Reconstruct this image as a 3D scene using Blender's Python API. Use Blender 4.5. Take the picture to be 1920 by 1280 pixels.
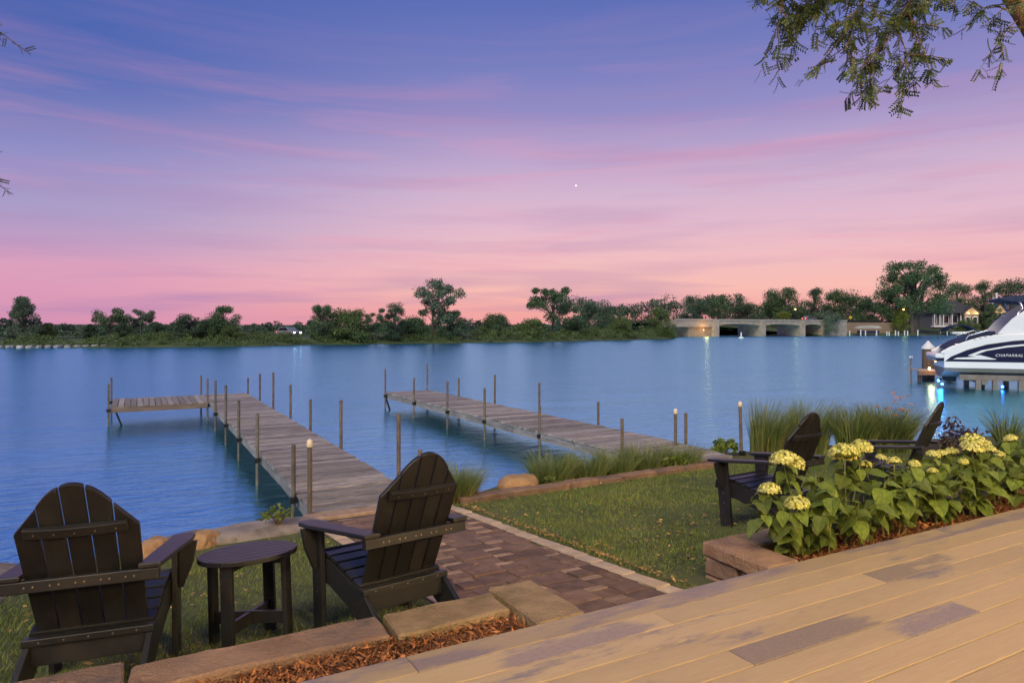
import bpy, bmesh, math, random
import numpy as np
from mathutils import Vector, Matrix, noise as mnoise
for o in list(bpy.data.objects): bpy.data.objects.remove(o)
SC = bpy.context.scene
COL = SC.collection
R = math.radians
rnd = random.Random(7)
YAW = 28.673                       # camera heading, clockwise from +Y (the docks run along +Y)

# ------------------------------------------------------------------ camera
cam = bpy.data.cameras.new('camera'); camo = bpy.data.objects.new('camera', cam); COL.objects.link(camo)
cam.sensor_width = 36; cam.lens = 24; cam.shift_y = -22/1920; cam.clip_start = .05; cam.clip_end = 5000
camo.location = (0, 0, 2.4); camo.rotation_euler = (R(90), 0, R(-YAW)); SC.camera = camo
SC.render.resolution_x = 1024; SC.render.resolution_y = 682
SC.view_settings.view_transform = 'Standard'; SC.view_settings.look = 'None'
SC.view_settings.exposure = 0; SC.view_settings.gamma = 1

# ------------------------------------------------------------------ node helpers
class NT:
    def __init__(s, tree): s.t = tree; s.n = tree.nodes; s.l = tree.links
    def add(s, typ, **kw):
        nd = s.n.new(typ)
        for k, v in kw.items():
            if k.startswith('i_'):
                nd.inputs[k[2:].replace('_', ' ')].default_value = v
            else: setattr(nd, k, v)
        return nd
    def link(s, a, b): s.l.new(a, b)
    def math(s, op, a, b=None, clamp=False):
        nd = s.n.new('ShaderNodeMath'); nd.operation = op; nd.use_clamp = clamp
        for i, v in enumerate((a, b)):
            if v is None: continue
            if isinstance(v, (int, float)): nd.inputs[i].default_value = v
            else: s.link(v, nd.inputs[i])
        return nd.outputs[0]
    def mix(s, f, a, b, blend='MIX'):
        nd = s.n.new('ShaderNodeMix'); nd.data_type = 'RGBA'; nd.blend_type = blend
        for k, v in ((0, f), (6, a), (7, b)):
            if isinstance(v, (int, float)): nd.inputs[k].default_value = v
            elif isinstance(v, (tuple, list)): nd.inputs[k].default_value = (*v[:3], 1)
            else: s.link(v, nd.inputs[k])
        return nd.outputs[2]
    def ramp(s, fac, stops, interp='LINEAR'):
        nd = s.n.new('ShaderNodeValToRGB'); cr = nd.color_ramp; cr.interpolation = interp
        while len(cr.elements) < len(stops): cr.elements.new(.5)
        for e, (p, c) in zip(cr.elements, stops): e.position = p; e.color = (*c[:3], 1)
        s.link(fac, nd.inputs[0]); return nd.outputs[0]

def srgb(r, g, b):
    f = lambda c: (c/255/12.92 if c/255 <= .04045 else ((c/255+.055)/1.055)**2.4)
    return (f(r), f(g), f(b))

# ------------------------------------------------------------------ dusk sky
W = bpy.data.worlds.new('World'); SC.world = W; W.use_nodes = True
w = NT(W.node_tree); w.n.clear()
tc = w.add('ShaderNodeTexCoord'); sp = w.add('ShaderNodeSeparateXYZ'); w.link(tc.outputs['Generated'], sp.inputs[0])
el = w.math('MAXIMUM', sp.outputs[2], 0.0)
base = w.ramp(el, [(0.0, srgb(242, 160, 158)), (.025, srgb(244, 168, 162)), (.06, srgb(249, 190, 180)), (.105, srgb(240, 190, 195)), (.15, srgb(226, 186, 205)), (.195, srgb(211, 181, 208)),
                   (.245, srgb(186, 165, 205)), (.30, srgb(148, 142, 198)), (.36, srgb(120, 127, 191)), (.43, srgb(95, 112, 183)), (.55, srgb(72, 97, 173)), (1.0, srgb(56, 84, 160))])
# west-left side of the sky: deeper blue above, stronger pink below
az = w.math('ADD', w.math('MULTIPLY', sp.outputs[0], -.8774), w.math('MULTIPLY', sp.outputs[1], .4798))
left = w.ramp(el, [(0.0, srgb(214, 146, 178)), (.04, srgb(219, 154, 184)), (.08, srgb(219, 160, 190)), (.105, srgb(194, 156, 195)), (.14, srgb(172, 158, 200)), (.20, srgb(150, 146, 200)), (.25, srgb(122, 128, 190)),
                   (.29, srgb(92, 112, 182)), (.34, srgb(73, 101, 176)), (.48, srgb(62, 92, 170)), (.75, srgb(56, 84, 162)), (1.0, srgb(54, 82, 158))])
fl = w.ramp(az, [(.0, (0, 0, 0)), (.62, (1, 1, 1))], 'EASE')
sky = w.mix(fl, base, left)
mp = w.add('ShaderNodeMapping'); w.link(tc.outputs['Generated'], mp.inputs[0]); mp.inputs['Scale'].default_value = (1.5, 1.5, 17); mp.inputs['Rotation'].default_value = (R(2.5), R(-2), 0)
nz = w.add('ShaderNodeTexNoise', i_Scale=1.7, i_Detail=5.0, i_Roughness=.55, i_Distortion=.6); w.link(mp.outputs[0], nz.inputs['Vector'])
streak = w.ramp(nz.outputs[0], [(.5, (0, 0, 0)), (.72, (1, 1, 1))])
band = w.ramp(el, [(.0, (.25,)*3), (.10, (.8,)*3), (.24, (.55,)*3), (.36, (.12,)*3), (.5, (0, 0, 0))])
sf = w.math('MULTIPLY', w.math('MULTIPLY', streak, band), .65)
sky = w.mix(sf, sky, srgb(232, 158, 184))
mp2 = w.add('ShaderNodeMapping'); w.link(tc.outputs['Generated'], mp2.inputs[0]); mp2.inputs['Scale'].default_value = (2.2, 2.2, 30); mp2.inputs['Location'].default_value = (3.1, 1.7, .4)
nz2 = w.add('ShaderNodeTexNoise', i_Scale=1.5, i_Detail=4.0, i_Roughness=.5); w.link(mp2.outputs[0], nz2.inputs['Vector'])
dk = w.ramp(nz2.outputs[0], [(.46, (0, 0, 0)), (.66, (1, 1, 1))])
lowb = w.ramp(el, [(.0, (.6,)*3), (.045, (.9,)*3), (.085, (.45,)*3), (.16, (.4,)*3), (.27, (.45,)*3), (.42, (0, 0, 0))])
sky = w.mix(w.math('MULTIPLY', w.math('MULTIPLY', dk, lowb), .6), sky, srgb(172, 134, 180))
below = w.math('LESS_THAN', sp.outputs[2], -.002)
sky = w.mix(below, sky, srgb(70, 70, 90))
bg = w.add('ShaderNodeBackground'); bg.inputs[1].default_value = 1.0; w.link(sky, bg.inputs[0])
wo = w.add('ShaderNodeOutputWorld'); w.link(bg.outputs[0], wo.inputs[0])

# soft warm sun lamp behind the camera, added as fill to lift lawn and trees
sl = bpy.data.lights.new('sun', 'SUN'); so = bpy.data.objects.new('sun', sl); COL.objects.link(so)
sl.energy = 2.7; sl.angle = R(40); sl.color = (1, .89, .66); so.rotation_euler = (R(48), 0, R(-YAW-25))

# ------------------------------------------------------------------ materials
MATS = {}
def pmat(name, c1, c2=None, scale=4., rough=.7, bump=0., bscale=40., stretch=(1, 1, 1), rnd_amt=0., metal=0., spec=.5, coords='Object', detail=4., contrast=(.35, .65), c3=None, c3scale=1.5, c3th=(.55, .66), trans=0., island=0.):
    m = bpy.data.materials.new(name); m.use_nodes = True; MATS[name] = m
    t = NT(m.node_tree); t.n.clear()
    out = t.add('ShaderNodeOutputMaterial'); p = t.add('ShaderNodeBsdfPrincipled')
    p.inputs['Roughness'].default_value = rough; p.inputs['Metallic'].default_value = metal; p.inputs['Specular IOR Level'].default_value = spec
    tcn = t.add('ShaderNodeTexCoord'); mpn = t.add('ShaderNodeMapping'); mpn.inputs['Scale'].default_value = stretch
    t.link(tcn.outputs[coords], mpn.inputs[0]); vec = mpn.outputs[0]
    oi = t.add('ShaderNodeObjectInfo')
    if rnd_amt or c3:
        off = t.add('ShaderNodeVectorMath'); off.operation = 'ADD'; sc = t.add('ShaderNodeVectorMath'); sc.operation = 'SCALE'
        cmb = t.add('ShaderNodeCombineXYZ')
        for i in range(3): t.link(oi.outputs['Random'], cmb.inputs[i])
        t.link(cmb.outputs[0], sc.inputs[0]); sc.inputs['Scale'].default_value = 37.
        t.link(vec, off.inputs[0]); t.link(sc.outputs[0], off.inputs[1]); vec = off.outputs[0]
    if c2 is None: c2 = tuple(min(1, x*1.35) for x in c1)
    n = t.add('ShaderNodeTexNoise', i_Scale=scale, i_Detail=detail, i_Roughness=.6); t.link(vec, n.inputs['Vector'])
    col = t.ramp(n.outputs[0], [(contrast[0], c1), (contrast[1], c2)])
    if c3:
        n3 = t.add('ShaderNodeTexNoise', i_Scale=c3scale, i_Detail=5., i_Roughness=.62); t.link(vec, n3.inputs['Vector'])
        f3 = t.ramp(n3.outputs[0], [(c3th[0], (0, 0, 0)), (c3th[1], (1, 1, 1))])
        col = t.mix(f3, col, c3)
    if rnd_amt:
        v = t.math('ADD', t.math('MULTIPLY', oi.outputs['Random'], 2*rnd_amt), 1-rnd_amt)
        cv = t.add('ShaderNodeCombineXYZ')
        for i in range(3): t.link(v, cv.inputs[i])
        col = t.mix(1., col, cv.outputs[0], 'MULTIPLY')
    if island:
        g = t.add('ShaderNodeNewGeometry')
        v = t.math('ADD', t.math('MULTIPLY', g.outputs['Random Per Island'], 2*island), 1-island)
        cv = t.add('ShaderNodeCombineXYZ')
        for i in range(3): t.link(v, cv.inputs[i])
        col = t.mix(1., col, cv.outputs[0], 'MULTIPLY')
    t.link(col, p.inputs['Base Color'])
    if bump:
        nb = t.add('ShaderNodeTexNoise', i_Scale=bscale, i_Detail=5., i_Roughness=.6); t.link(vec, nb.inputs['Vector'])
        b = t.add('ShaderNodeBump'); b.inputs['Strength'].default_value = bump; b.inputs['Distance'].default_value = .02
        t.link(nb.outputs[0], b.inputs['Height']); t.link(b.outputs[0], p.inputs['Normal'])
    sh = p.outputs[0]
    if trans:
        tr = t.add('ShaderNodeBsdfTranslucent'); t.link(col, tr.inputs[0])
        mx = t.add('ShaderNodeMixShader'); mx.inputs[0].default_value = trans; t.link(sh, mx.inputs[1]); t.link(tr.outputs[0], mx.inputs[2]); sh = mx.outputs[0]
    t.link(sh, out.inputs[0]); return m
def emat(name, col, strength):
    m = bpy.data.materials.new(name); m.use_nodes = True; MATS[name] = m
    t = NT(m.node_tree); t.n.clear(); e = t.add('ShaderNodeEmission'); e.inputs[0].default_value = (*col, 1); e.inputs[1].default_value = strength
    o = t.add('ShaderNodeOutputMaterial'); t.link(e.outputs[0], o.inputs[0]); return m

M = MATS
def deckmat(name, c1, c2, stain, th, worn=None):
    m = bpy.data.materials.new(name); m.use_nodes = True; MATS[name] = m; t = NT(m.node_tree); t.n.clear()
    p = t.add('ShaderNodeBsdfPrincipled'); p.inputs['Roughness'].default_value = .52; p.inputs['Specular IOR Level'].default_value = .35
    tcn = t.add('ShaderNodeTexCoord'); oi = t.add('ShaderNodeObjectInfo'); cmb = t.add('ShaderNodeCombineXYZ')
    for i in range(3): t.link(t.math('MULTIPLY', oi.outputs['Random'], 61.), cmb.inputs[i])
    add = t.add('ShaderNodeVectorMath'); add.operation = 'ADD'; t.link(tcn.outputs['Object'], add.inputs[0]); t.link(cmb.outputs[0], add.inputs[1])
    def nz(sx, sy, sc, det, rough=.6):
        mp = t.add('ShaderNodeMapping'); mp.inputs['Scale'].default_value = (sx, sy, 1); t.link(add.outputs[0], mp.inputs[0])
        n = t.add('ShaderNodeTexNoise', i_Scale=sc, i_Detail=det, i_Roughness=rough); t.link(mp.outputs[0], n.inputs['Vector']); return n.outputs[0]
    grain = nz(2.2, 70, 3., 6.); fine = nz(9, 160, 4., 3.); broad = nz(.6, 2.5, 1.5, 4.); patch = nz(.75, 3.2, 1.25, 7., .68)
    col = t.ramp(grain, [(.3, c1), (.7, c2)])
    col = t.mix(t.ramp(broad, [(.35, (0, 0, 0)), (.7, (.35,)*3)]), col, tuple(x*.78 for x in c1))
    if worn:            # a board worn grey from its butt joint onwards
        xs_ = t.add('ShaderNodeSeparateXYZ'); t.link(tcn.outputs['Object'], xs_.inputs[0])
        dd = t.math('SUBTRACT', 1., t.math('DIVIDE', t.math('ABSOLUTE', t.math('SUBTRACT', xs_.outputs[0], worn[0])), worn[1]), True)
        patch = t.math('ADD', patch, t.math('MULTIPLY', t.math('MINIMUM', t.math('MULTIPLY', dd, 2.2), 1.), .26))
    f = t.ramp(t.math('ADD', patch, t.math('MULTIPLY', t.math('SUBTRACT', grain, .5), .16)), [(th-.02, (0, 0, 0)), (th+.05, (1, 1, 1))])
    st = t.ramp(fine, [(.35, tuple(x*.8 for x in stain)), (.65, tuple(x*1.3 for x in stain))])
    col = t.mix(f, col, st)
    v = t.math('ADD', t.math('MULTIPLY', oi.outputs['Random'], .16), .92); cv = t.add('ShaderNodeCombineXYZ')
    for i in range(3): t.link(v, cv.inputs[i])
    col = t.mix(1., col, cv.outputs[0], 'MULTIPLY'); t.link(col, p.inputs['Base Color'])
    b = t.add('ShaderNodeBump'); b.inputs['Strength'].default_value = .22; b.inputs['Distance'].default_value = .004; t.link(t.math('ADD', grain, t.math('MULTIPLY', fine, .7)), b.inputs['Height']); t.link(b.outputs[0], p.inputs['Normal'])
    o = t.add('ShaderNodeOutputMaterial'); t.link(p.outputs[0], o.inputs[0])
deckmat('deck_board', (.43, .305, .172), (.52, .38, .22), (.22, .18, .175), .625)
WORN = {(2, 3.386): (3.7, .62), (4, 2.10): (2.4, .66), (5, -.2): (3.2, .48), (1, -3.2): (1.6, .5)}
for k_, (ky, v_) in enumerate(WORN.items()): deckmat('worn_board_%d' % ky[0], (.43, .305, .172), (.52, .38, .22), ((.25, .19, .135), (.25, .19, .15), (.27, .21, .20), (.27, .205, .18))[k_], .625, v_)
deckmat('deck_edge_board', (.33, .24, .145), (.41, .30, .185), (.22, .17, .165), .52)
pmat('deck_dark', (.10, .07, .05), rough=.8)
pmat('dock_wood', (.20, .172, .155), (.46, .40, .365), scale=7, rough=.8, bump=.6, bscale=40, stretch=(.7, 10, 3), rnd_amt=.36, c3=(.10, .075, .065), c3scale=1.6, c3th=(.54, .70), detail=7., contrast=(.32, .68))
pmat('dock_beam', (.16, .14, .14), (.30, .27, .26), scale=4, rough=.8, bump=.4, bscale=25, stretch=(3, .4, 3), rnd_amt=.15)
pmat('dock_beam_x', (.16, .10, .07), (.28, .19, .14), scale=4, rough=.8, bump=.4, bscale=25, stretch=(.4, 3, 3), rnd_amt=.1)
pmat('pipe', (.16, .13, .10), (.26, .21, .16), scale=9, rough=.45, metal=.55, bump=.1, rnd_amt=.15)
pmat('cap_plastic', (.75, .62, .42), (.82, .70, .5), rough=.4)
pmat('chair_black', (.012, .012, .0135), (.019, .0185, .020), scale=7, rough=.4, bump=.05, bscale=120, spec=.5, rnd_amt=.12, c3=(.034, .029, .026), c3scale=5, c3th=(.55, .8))
pmat('screw', (.35, .27, .17), rough=.35, metal=.8)
pmat('capstone', (.20, .112, .07), (.36, .22, .135), scale=6, rough=.88, bump=1., bscale=60, rnd_amt=.14, c3=(.12, .085, .075), c3scale=3, c3th=(.5, .7), detail=8.)
pmat('mossy_stone', (.26, .17, .09), (.40, .275, .155), scale=6, rough=.9, bump=1., bscale=55, rnd_amt=.12, c3=(.17, .125, .055), c3scale=4, c3th=(.5, .7), detail=8.)
pmat('wall_block', (.17, .105, .07), (.27, .17, .115), scale=5, rough=.9, bump=.8, bscale=16, rnd_amt=.2)
pmat('paver_dark', (.13, .070, .047), (.22, .128, .085), scale=9, rough=.85, bump=.8, bscale=60, rnd_amt=.32, detail=8., c3=(.19, .125, .09), c3scale=4, c3th=(.6, .75))
pmat('paver_light', (.27, .17, .115), (.42, .28, .19), scale=9, rough=.88, bump=.8, bscale=60, rnd_amt=.3, detail=8.)
pmat('paver_cream', (.44, .31, .20), (.56, .41, .27), scale=7, rough=.85, bump=.35, bscale=50, rnd_amt=.13)
pmat('sand_joint', (.07, .05, .035), rough=.95)
pmat('soil', (.045, .030, .020), (.075, .05, .03), scale=8, rough=.95, bump=.6)
pmat('lawn_soil', (.065, .075, .020), (.115, .118, .034), scale=2.5, rough=.95, bump=.6, bscale=60)
pmat('grass', (.13, .195, .026), (.27, .31, .054), scale=.9, rough=.6, island=.45, trans=.25, contrast=(.3, .7))
pmat('reed', (.11, .165, .04), (.26, .29, .09), scale=3, rough=.55, island=.4, trans=.3)
pmat('reed_dry', (.20, .12, .035), (.30, .19, .06), scale=3, rough=.7, island=.4, trans=.2)
pmat('dead_leaf', (.24, .115, .025), (.42, .26, .08), scale=30, rough=.7, island=.5)
pmat('mulch', (.13, .042, .014), (.36, .14, .045), scale=30, rough=.85, island=.75)
pmat('gravel', (.12, .08, .065), (.24, .16, .13), scale=60, rough=.9, bump=1., bscale=80)
pmat('rock', (.16, .13, .115), (.30, .25, .22), scale=3, rough=.85, bump=.6, bscale=14, rnd_amt=.1, c3=(.09, .075, .07), c3scale=2)
pmat('rock_tan_lit', (.30, .16, .065), (.44, .26, .12), scale=4, rough=.85, bump=.7, bscale=16, rnd_amt=.1)  # orange lamp light on the left boulders is put into this rock colour
pmat('hyd_leaf', (.125, .19, .025), (.23, .30, .048), scale=5, rough=.42, rnd_amt=.42, trans=.3, bump=0)
def veins(m):
    t = NT(m.node_tree); p = [n for n in t.n if n.type == 'BSDF_PRINCIPLED'][0]; tcn = t.add('ShaderNodeTexCoord'); sp = t.add('ShaderNodeSeparateXYZ'); t.link(tcn.outputs['Object'], sp.inputs[0])
    ax = t.math('ABSOLUTE', sp.outputs[0]); ph = t.math('MULTIPLY', t.math('SUBTRACT', sp.outputs[1], t.math('MULTIPLY', ax, .75)), 44.)
    v = t.math('POWER', t.math('ABSOLUTE', t.math('SINE', ph)), .35); mid = t.math('MINIMUM', t.math('MULTIPLY', ax, 28.), 1.); h = t.math('MULTIPLY', v, mid)
    b = t.add('ShaderNodeBump'); b.inputs['Strength'].default_value = .55; b.inputs['Distance'].default_value = .03; t.link(h, b.inputs['Height']); t.link(b.outputs[0], p.inputs['Normal'])
    src = p.inputs['Base Color'].links[0].from_socket; col = t.mix(t.math('MULTIPLY', t.math('SUBTRACT', 1., h), .45), src, (.30, .34, .10)); t.link(col, p.inputs['Base Color'])
veins(MATS['hyd_leaf'])
pmat('hyd_stem', (.14, .17, .05), (.22, .22, .08), scale=9, rough=.6)
pmat('hyd_flower', (.60, .585, .12), (.78, .745, .29), scale=18, rough=.6, island=.25, trans=.25)
pmat('hyd_core', (.22, .25, .05), rough=.7)
pmat('purple_leaf', (.030, .012, .016), (.06, .025, .028), scale=8, rough=.5, island=.4, trans=.15)
pmat('lily_orange', (.62, .24, .03), (.75, .36, .06), scale=8, rough=.5, trans=.3)
pmat('bark', (.10, .065, .04), (.20, .13, .08), scale=6, rough=.9, bump=1., bscale=18, stretch=(3, 3, .5))
pmat('bark_grey', (.06, .05, .042), (.13, .11, .095), scale=.6, rough=.95, bump=.5, bscale=4, stretch=(3, 3, .4))
pmat('locust_leaf', (.036, .062, .02), (.085, .12, .032), scale=1.6, rough=.5, island=.5, trans=.4)
for i, (a, b) in enumerate([((.060, .115, .050), (.13, .21, .09)), ((.075, .125, .038), (.16, .22, .065)), ((.046, .092, .050), (.105, .17, .088)), ((.095, .145, .088), (.18, .24, .145)), ((.10, .15, .02), (.22, .27, .04))]):
    pmat('foliage%d' % i, a, b, scale=.55, rough=.6, island=.45, trans=.25)
pmat('woods', (.035, .068, .048), (.075, .12, .075), scale=.08, rough=.7, island=.45, trans=.15)
pmat('far_ground', (.045, .07, .022), (.08, .11, .035), scale=.12, rough=.95)
pmat('riprap', (.25, .24, .24), (.42, .40, .39), scale=.8, rough=.9, rnd_amt=.2)
pmat('concrete', (.32, .28, .23), (.44, .39, .33), scale=.5, rough=.85, bump=.2, bscale=3)
pmat('bridge_stone', (.29, .235, .18), (.42, .35, .28), scale=.7, rough=.9, bump=.5, bscale=2.)
pmat('block_wall', (.24, .175, .12), (.36, .27, .19), scale=.8, rough=.9, bump=.5, bscale=2)
pmat('dark_metal', (.02, .02, .022), rough=.5, metal=.4)
pmat('asphalt', (.05, .05, .052), rough=.9)
pmat('white_paint', (.72, .73, .75), (.8, .8, .8), rough=.4)
pmat('gelcoat', (.74, .76, .80), (.80, .81, .83), scale=1, rough=.18, spec=.6)
pmat('navy', (.008, .013, .045), (.012, .018, .055), scale=1, rough=.14, spec=.6)
pmat('navy_canvas', (.012, .02, .055), (.02, .03, .075), scale=6, rough=.75)
pmat('hull_bottom', (.17, .14, .12), (.22, .19, .17), scale=1, rough=.5)
pmat('boat_glass', (.006, .010, .025), rough=.06, spec=.7)
pmat('chrome', (.7, .7, .72), rough=.2, metal=1.)
pmat('pile_wood', (.075, .055, .045), (.15, .11, .085), scale=5, rough=.9, bump=.8, bscale=14, stretch=(4, 4, .4))
pmat('lift_steel', (.16, .13, .12), (.22, .19, .17), rough=.5, metal=.3)
pmat('car_white', (.7, .71, .72), rough=.25, spec=.6)
pmat('car_grey', (.16, .17, .19), rough=.25, spec=.6)
pmat('rubber', (.015, .015, .015), rough=.8)
pmat('siding', (.14, .135, .14), (.18, .175, .18), scale=2, rough=.8)
pmat('siding_tan', (.42, .33, .22), (.5, .4, .28), scale=2, rough=.8)
pmat('shingle', (.04, .038, .045), (.07, .066, .075), scale=2.5, rough=.9, bump=.4, bscale=6)
pmat('sign_yellow', (.75, .42, .02), rough=.5)
emat('warm_bulb', (1, .60, .26), 9.); emat('head_bulb', (1, .93, .75), 22.); emat('tail_bulb', (1, .10, .03), 14.); emat('blue_led', (.05, .28, 1.), 16.); emat('star_glow', (1, .95, .9), 1.6)

# water: rippled, blue, tinted mirror of the dusk sky over dark body colour
m = bpy.data.materials.new('water'); m.use_nodes = True; M['water'] = m; t = NT(m.node_tree); t.n.clear()
tcn = t.add('ShaderNodeTexCoord')
mp_ = t.add('ShaderNodeMapping'); mp_.inputs['Rotation'].default_value = (0, 0, R(YAW)); mp_.inputs['Scale'].default_value = (.55, 1.3, 1); t.link(tcn.outputs['Object'], mp_.inputs[0])
n1 = t.add('ShaderNodeTexNoise', i_Scale=3.2, i_Detail=4., i_Roughness=.6, i_Distortion=.4); t.link(mp_.outputs[0], n1.inputs['Vector'])
n2 = t.add('ShaderNodeTexNoise', i_Scale=.35, i_Detail=3., i_Roughness=.5); t.link(mp_.outputs[0], n2.inputs['Vector'])
n3 = t.add('ShaderNodeTexNoise', i_Scale=.09, i_Detail=2.); t.link(mp_.outputs[0], n3.inputs['Vector'])
amp = t.math('ADD', t.math('MULTIPLY', n3.outputs[0], .9), .15)
hgt = t.math('ADD', t.math('MULTIPLY', t.math('MULTIPLY', n1.outputs[0], amp), .6), t.math('MULTIPLY', n2.outputs[0], .9))
bp = t.add('ShaderNodeBump'); bp.inputs['Strength'].default_value = .6; bp.inputs['Distance'].default_value = .12; t.link(hgt, bp.inputs['Height'])
gl = t.add('ShaderNodeBsdfGlossy'); gl.inputs['Roughness'].default_value = .21; gl.inputs[0].default_value = (.37, .80, 1.0, 1); t.link(bp.outputs[0], gl.inputs['Normal'])
df = t.add('ShaderNodeBsdfDiffuse'); df.inputs[0].default_value = (.006, .025, .05, 1)
mx = t.add('ShaderNodeMixShader'); mx.inputs[0].default_value = .95; t.link(df.outputs[0], mx.inputs[1]); t.link(gl.outputs[0], mx.inputs[2])
o_ = t.add('ShaderNodeOutputMaterial'); t.link(mx.outputs[0], o_.inputs[0])

# ------------------------------------------------------------------ mesh helpers
class MB:
    def __init__(s): s.v = []; s.f = []
    def add(s, vs, fs):
        k = len(s.v); s.v += [tuple(v) for v in vs]; s.f += [tuple(i+k for i in f) for f in fs]; return s
    def box(s, x0, x1, y0, y1, z0, z1):
        return s.add([(x0, y0, z0), (x1, y0, z0), (x1, y1, z0), (x0, y1, z0), (x0, y0, z1), (x1, y0, z1), (x1, y1, z1), (x0, y1, z1)],
                     [(0, 3, 2, 1), (4, 5, 6, 7), (0, 1, 5, 4), (1, 2, 6, 5), (2, 3, 7, 6), (3, 0, 4, 7)])
    def prism(s, poly, org, eu, ew, en, th):
        org, eu, ew, en = map(Vector, (org, eu, ew, en)); n = len(poly)
        a = [org+eu*u+ew*q for u, q in poly]; b = [p+en*th for p in a]
        return s.add(a+b, [tuple(range(n))[::-1], tuple(range(n, 2*n))]+[(i, (i+1) % n, n+(i+1) % n, n+i) for i in range(n)])
    def tube(s, pts, rad, seg=8, caps=True):
        pts = [Vector(p) for p in pts]; rad = rad if isinstance(rad, (list, tuple)) else [rad]*len(pts); vs = []; fs = []; n = len(pts)
        for i, p in enumerate(pts):
            d = (pts[min(i+1, n-1)]-pts[max(i-1, 0)]).normalized(); up = Vector((0, 0, 1)) if abs(d.z) < .9 else Vector((1, 0, 0))
            a = d.cross(up).normalized(); b = d.cross(a).normalized()
            vs += [p+(a*math.cos(2*math.pi*k/seg)+b*math.sin(2*math.pi*k/seg))*rad[i] for k in range(seg)]
        for i in range(n-1):
            fs += [(i*seg+k, i*seg+(k+1) % seg, (i+1)*seg+(k+1) % seg, (i+1)*seg+k) for k in range(seg)]
        if caps: fs += [tuple(range(seg))[::-1], tuple(range((n-1)*seg, n*seg))]
        return s.add(vs, fs)
    def lathe(s, prof, seg=12, org=(0, 0, 0)):
        vs = []; fs = []
        for r, z in prof: vs += [(org[0]+r*math.cos(2*math.pi*k/seg), org[1]+r*math.sin(2*math.pi*k/seg), org[2]+z) for k in range(seg)]
        for i in range(len(prof)-1): fs += [(i*seg+k, i*seg+(k+1) % seg, (i+1)*seg+(k+1) % seg, (i+1)*seg+k) for k in range(seg)]
        fs += [tuple(range(seg))[::-1], tuple(range((len(prof)-1)*seg, len(prof)*seg))]
        return s.add(vs, fs)
    def mesh(s, name, mat, smooth=False):
        me = bpy.data.meshes.new(name); me.from_pydata(s.v, [], s.f); me.materials.append(M[mat] if isinstance(mat, str) else mat)
        bm = bmesh.new(); bm.from_mesh(me); bmesh.ops.recalc_face_normals(bm, faces=bm.faces); bm.to_mesh(me); bm.free()
        if smooth: me.polygons.foreach_set('use_smooth', [True]*len(me.polygons))
        return me
    def build(s, name, mat, parent=None, bevel=0, smooth=False, loc=None, rot=None):
        return link(name, s.mesh(name, mat, smooth), parent, bevel, loc, rot)
def link(name, me, parent=None, bevel=0, loc=None, rot=None):
    o = bpy.data.objects.new(name, me); COL.objects.link(o); o.parent = parent
    if loc: o.location = loc
    if rot: o.rotation_euler = rot
    if bevel:
        b = o.modifiers.new('bevel', 'BEVEL'); b.width = bevel; b.segments = 2; b.limit_method = 'ANGLE'; b.angle_limit = R(40)
    return o
def npmesh(name, V, Fq, mat, smooth=False):
    """many equal polygons at once: V (n,3), Fq (m,k)"""
    me = bpy.data.meshes.new(name); k = Fq.shape[1]
    me.vertices.add(len(V)); me.vertices.foreach_set('co', np.asarray(V, np.float32).ravel())
    me.loops.add(Fq.size); me.loops.foreach_set('vertex_index', Fq.astype(np.int32).ravel())
    me.polygons.add(len(Fq)); me.polygons.foreach_set('loop_start', np.arange(0, Fq.size, k, dtype=np.int32)); me.polygons.foreach_set('loop_total', np.full(len(Fq), k, np.int32))
    me.update(calc_edges=True); me.validate(); me.materials.append(M[mat])
    if smooth: me.polygons.foreach_set('use_smooth', [True]*len(me.polygons))
    return me
def tag(o, label=None, cat=None, group=None, kind=None):
    for k, v in (('label', label), ('category', cat), ('group', group), ('kind', kind)):
        if v: o[k] = v
    return o
def thing(name, label, cat, loc=(0, 0, 0), rot=(0, 0, 0), group=None):
    o = bpy.data.objects.new(name, None); COL.objects.link(o); o.location = loc; o.rotation_euler = rot; o.empty_display_size = .2
    return tag(o, label, cat, group)
def copy_tree(o, parent=None):
    c = o.copy(); COL.objects.link(c); c.parent = parent
    for ch in o.children: copy_tree(ch, c)
    return c
def zl(y): return .83-.11*(y-3.5)
def quads(P, A, B):
    n = len(P); V = np.empty((n, 4, 3)); V[:, 0] = P-A; V[:, 1] = P-B; V[:, 2] = P+A; V[:, 3] = P+B
    return V.reshape(-1, 3), np.arange(4*n).reshape(n, 4)
def randdirs(rg, n):
    d = rg.normal(size=(n, 3)); return d/np.linalg.norm(d, axis=1)[:, None]
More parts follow.
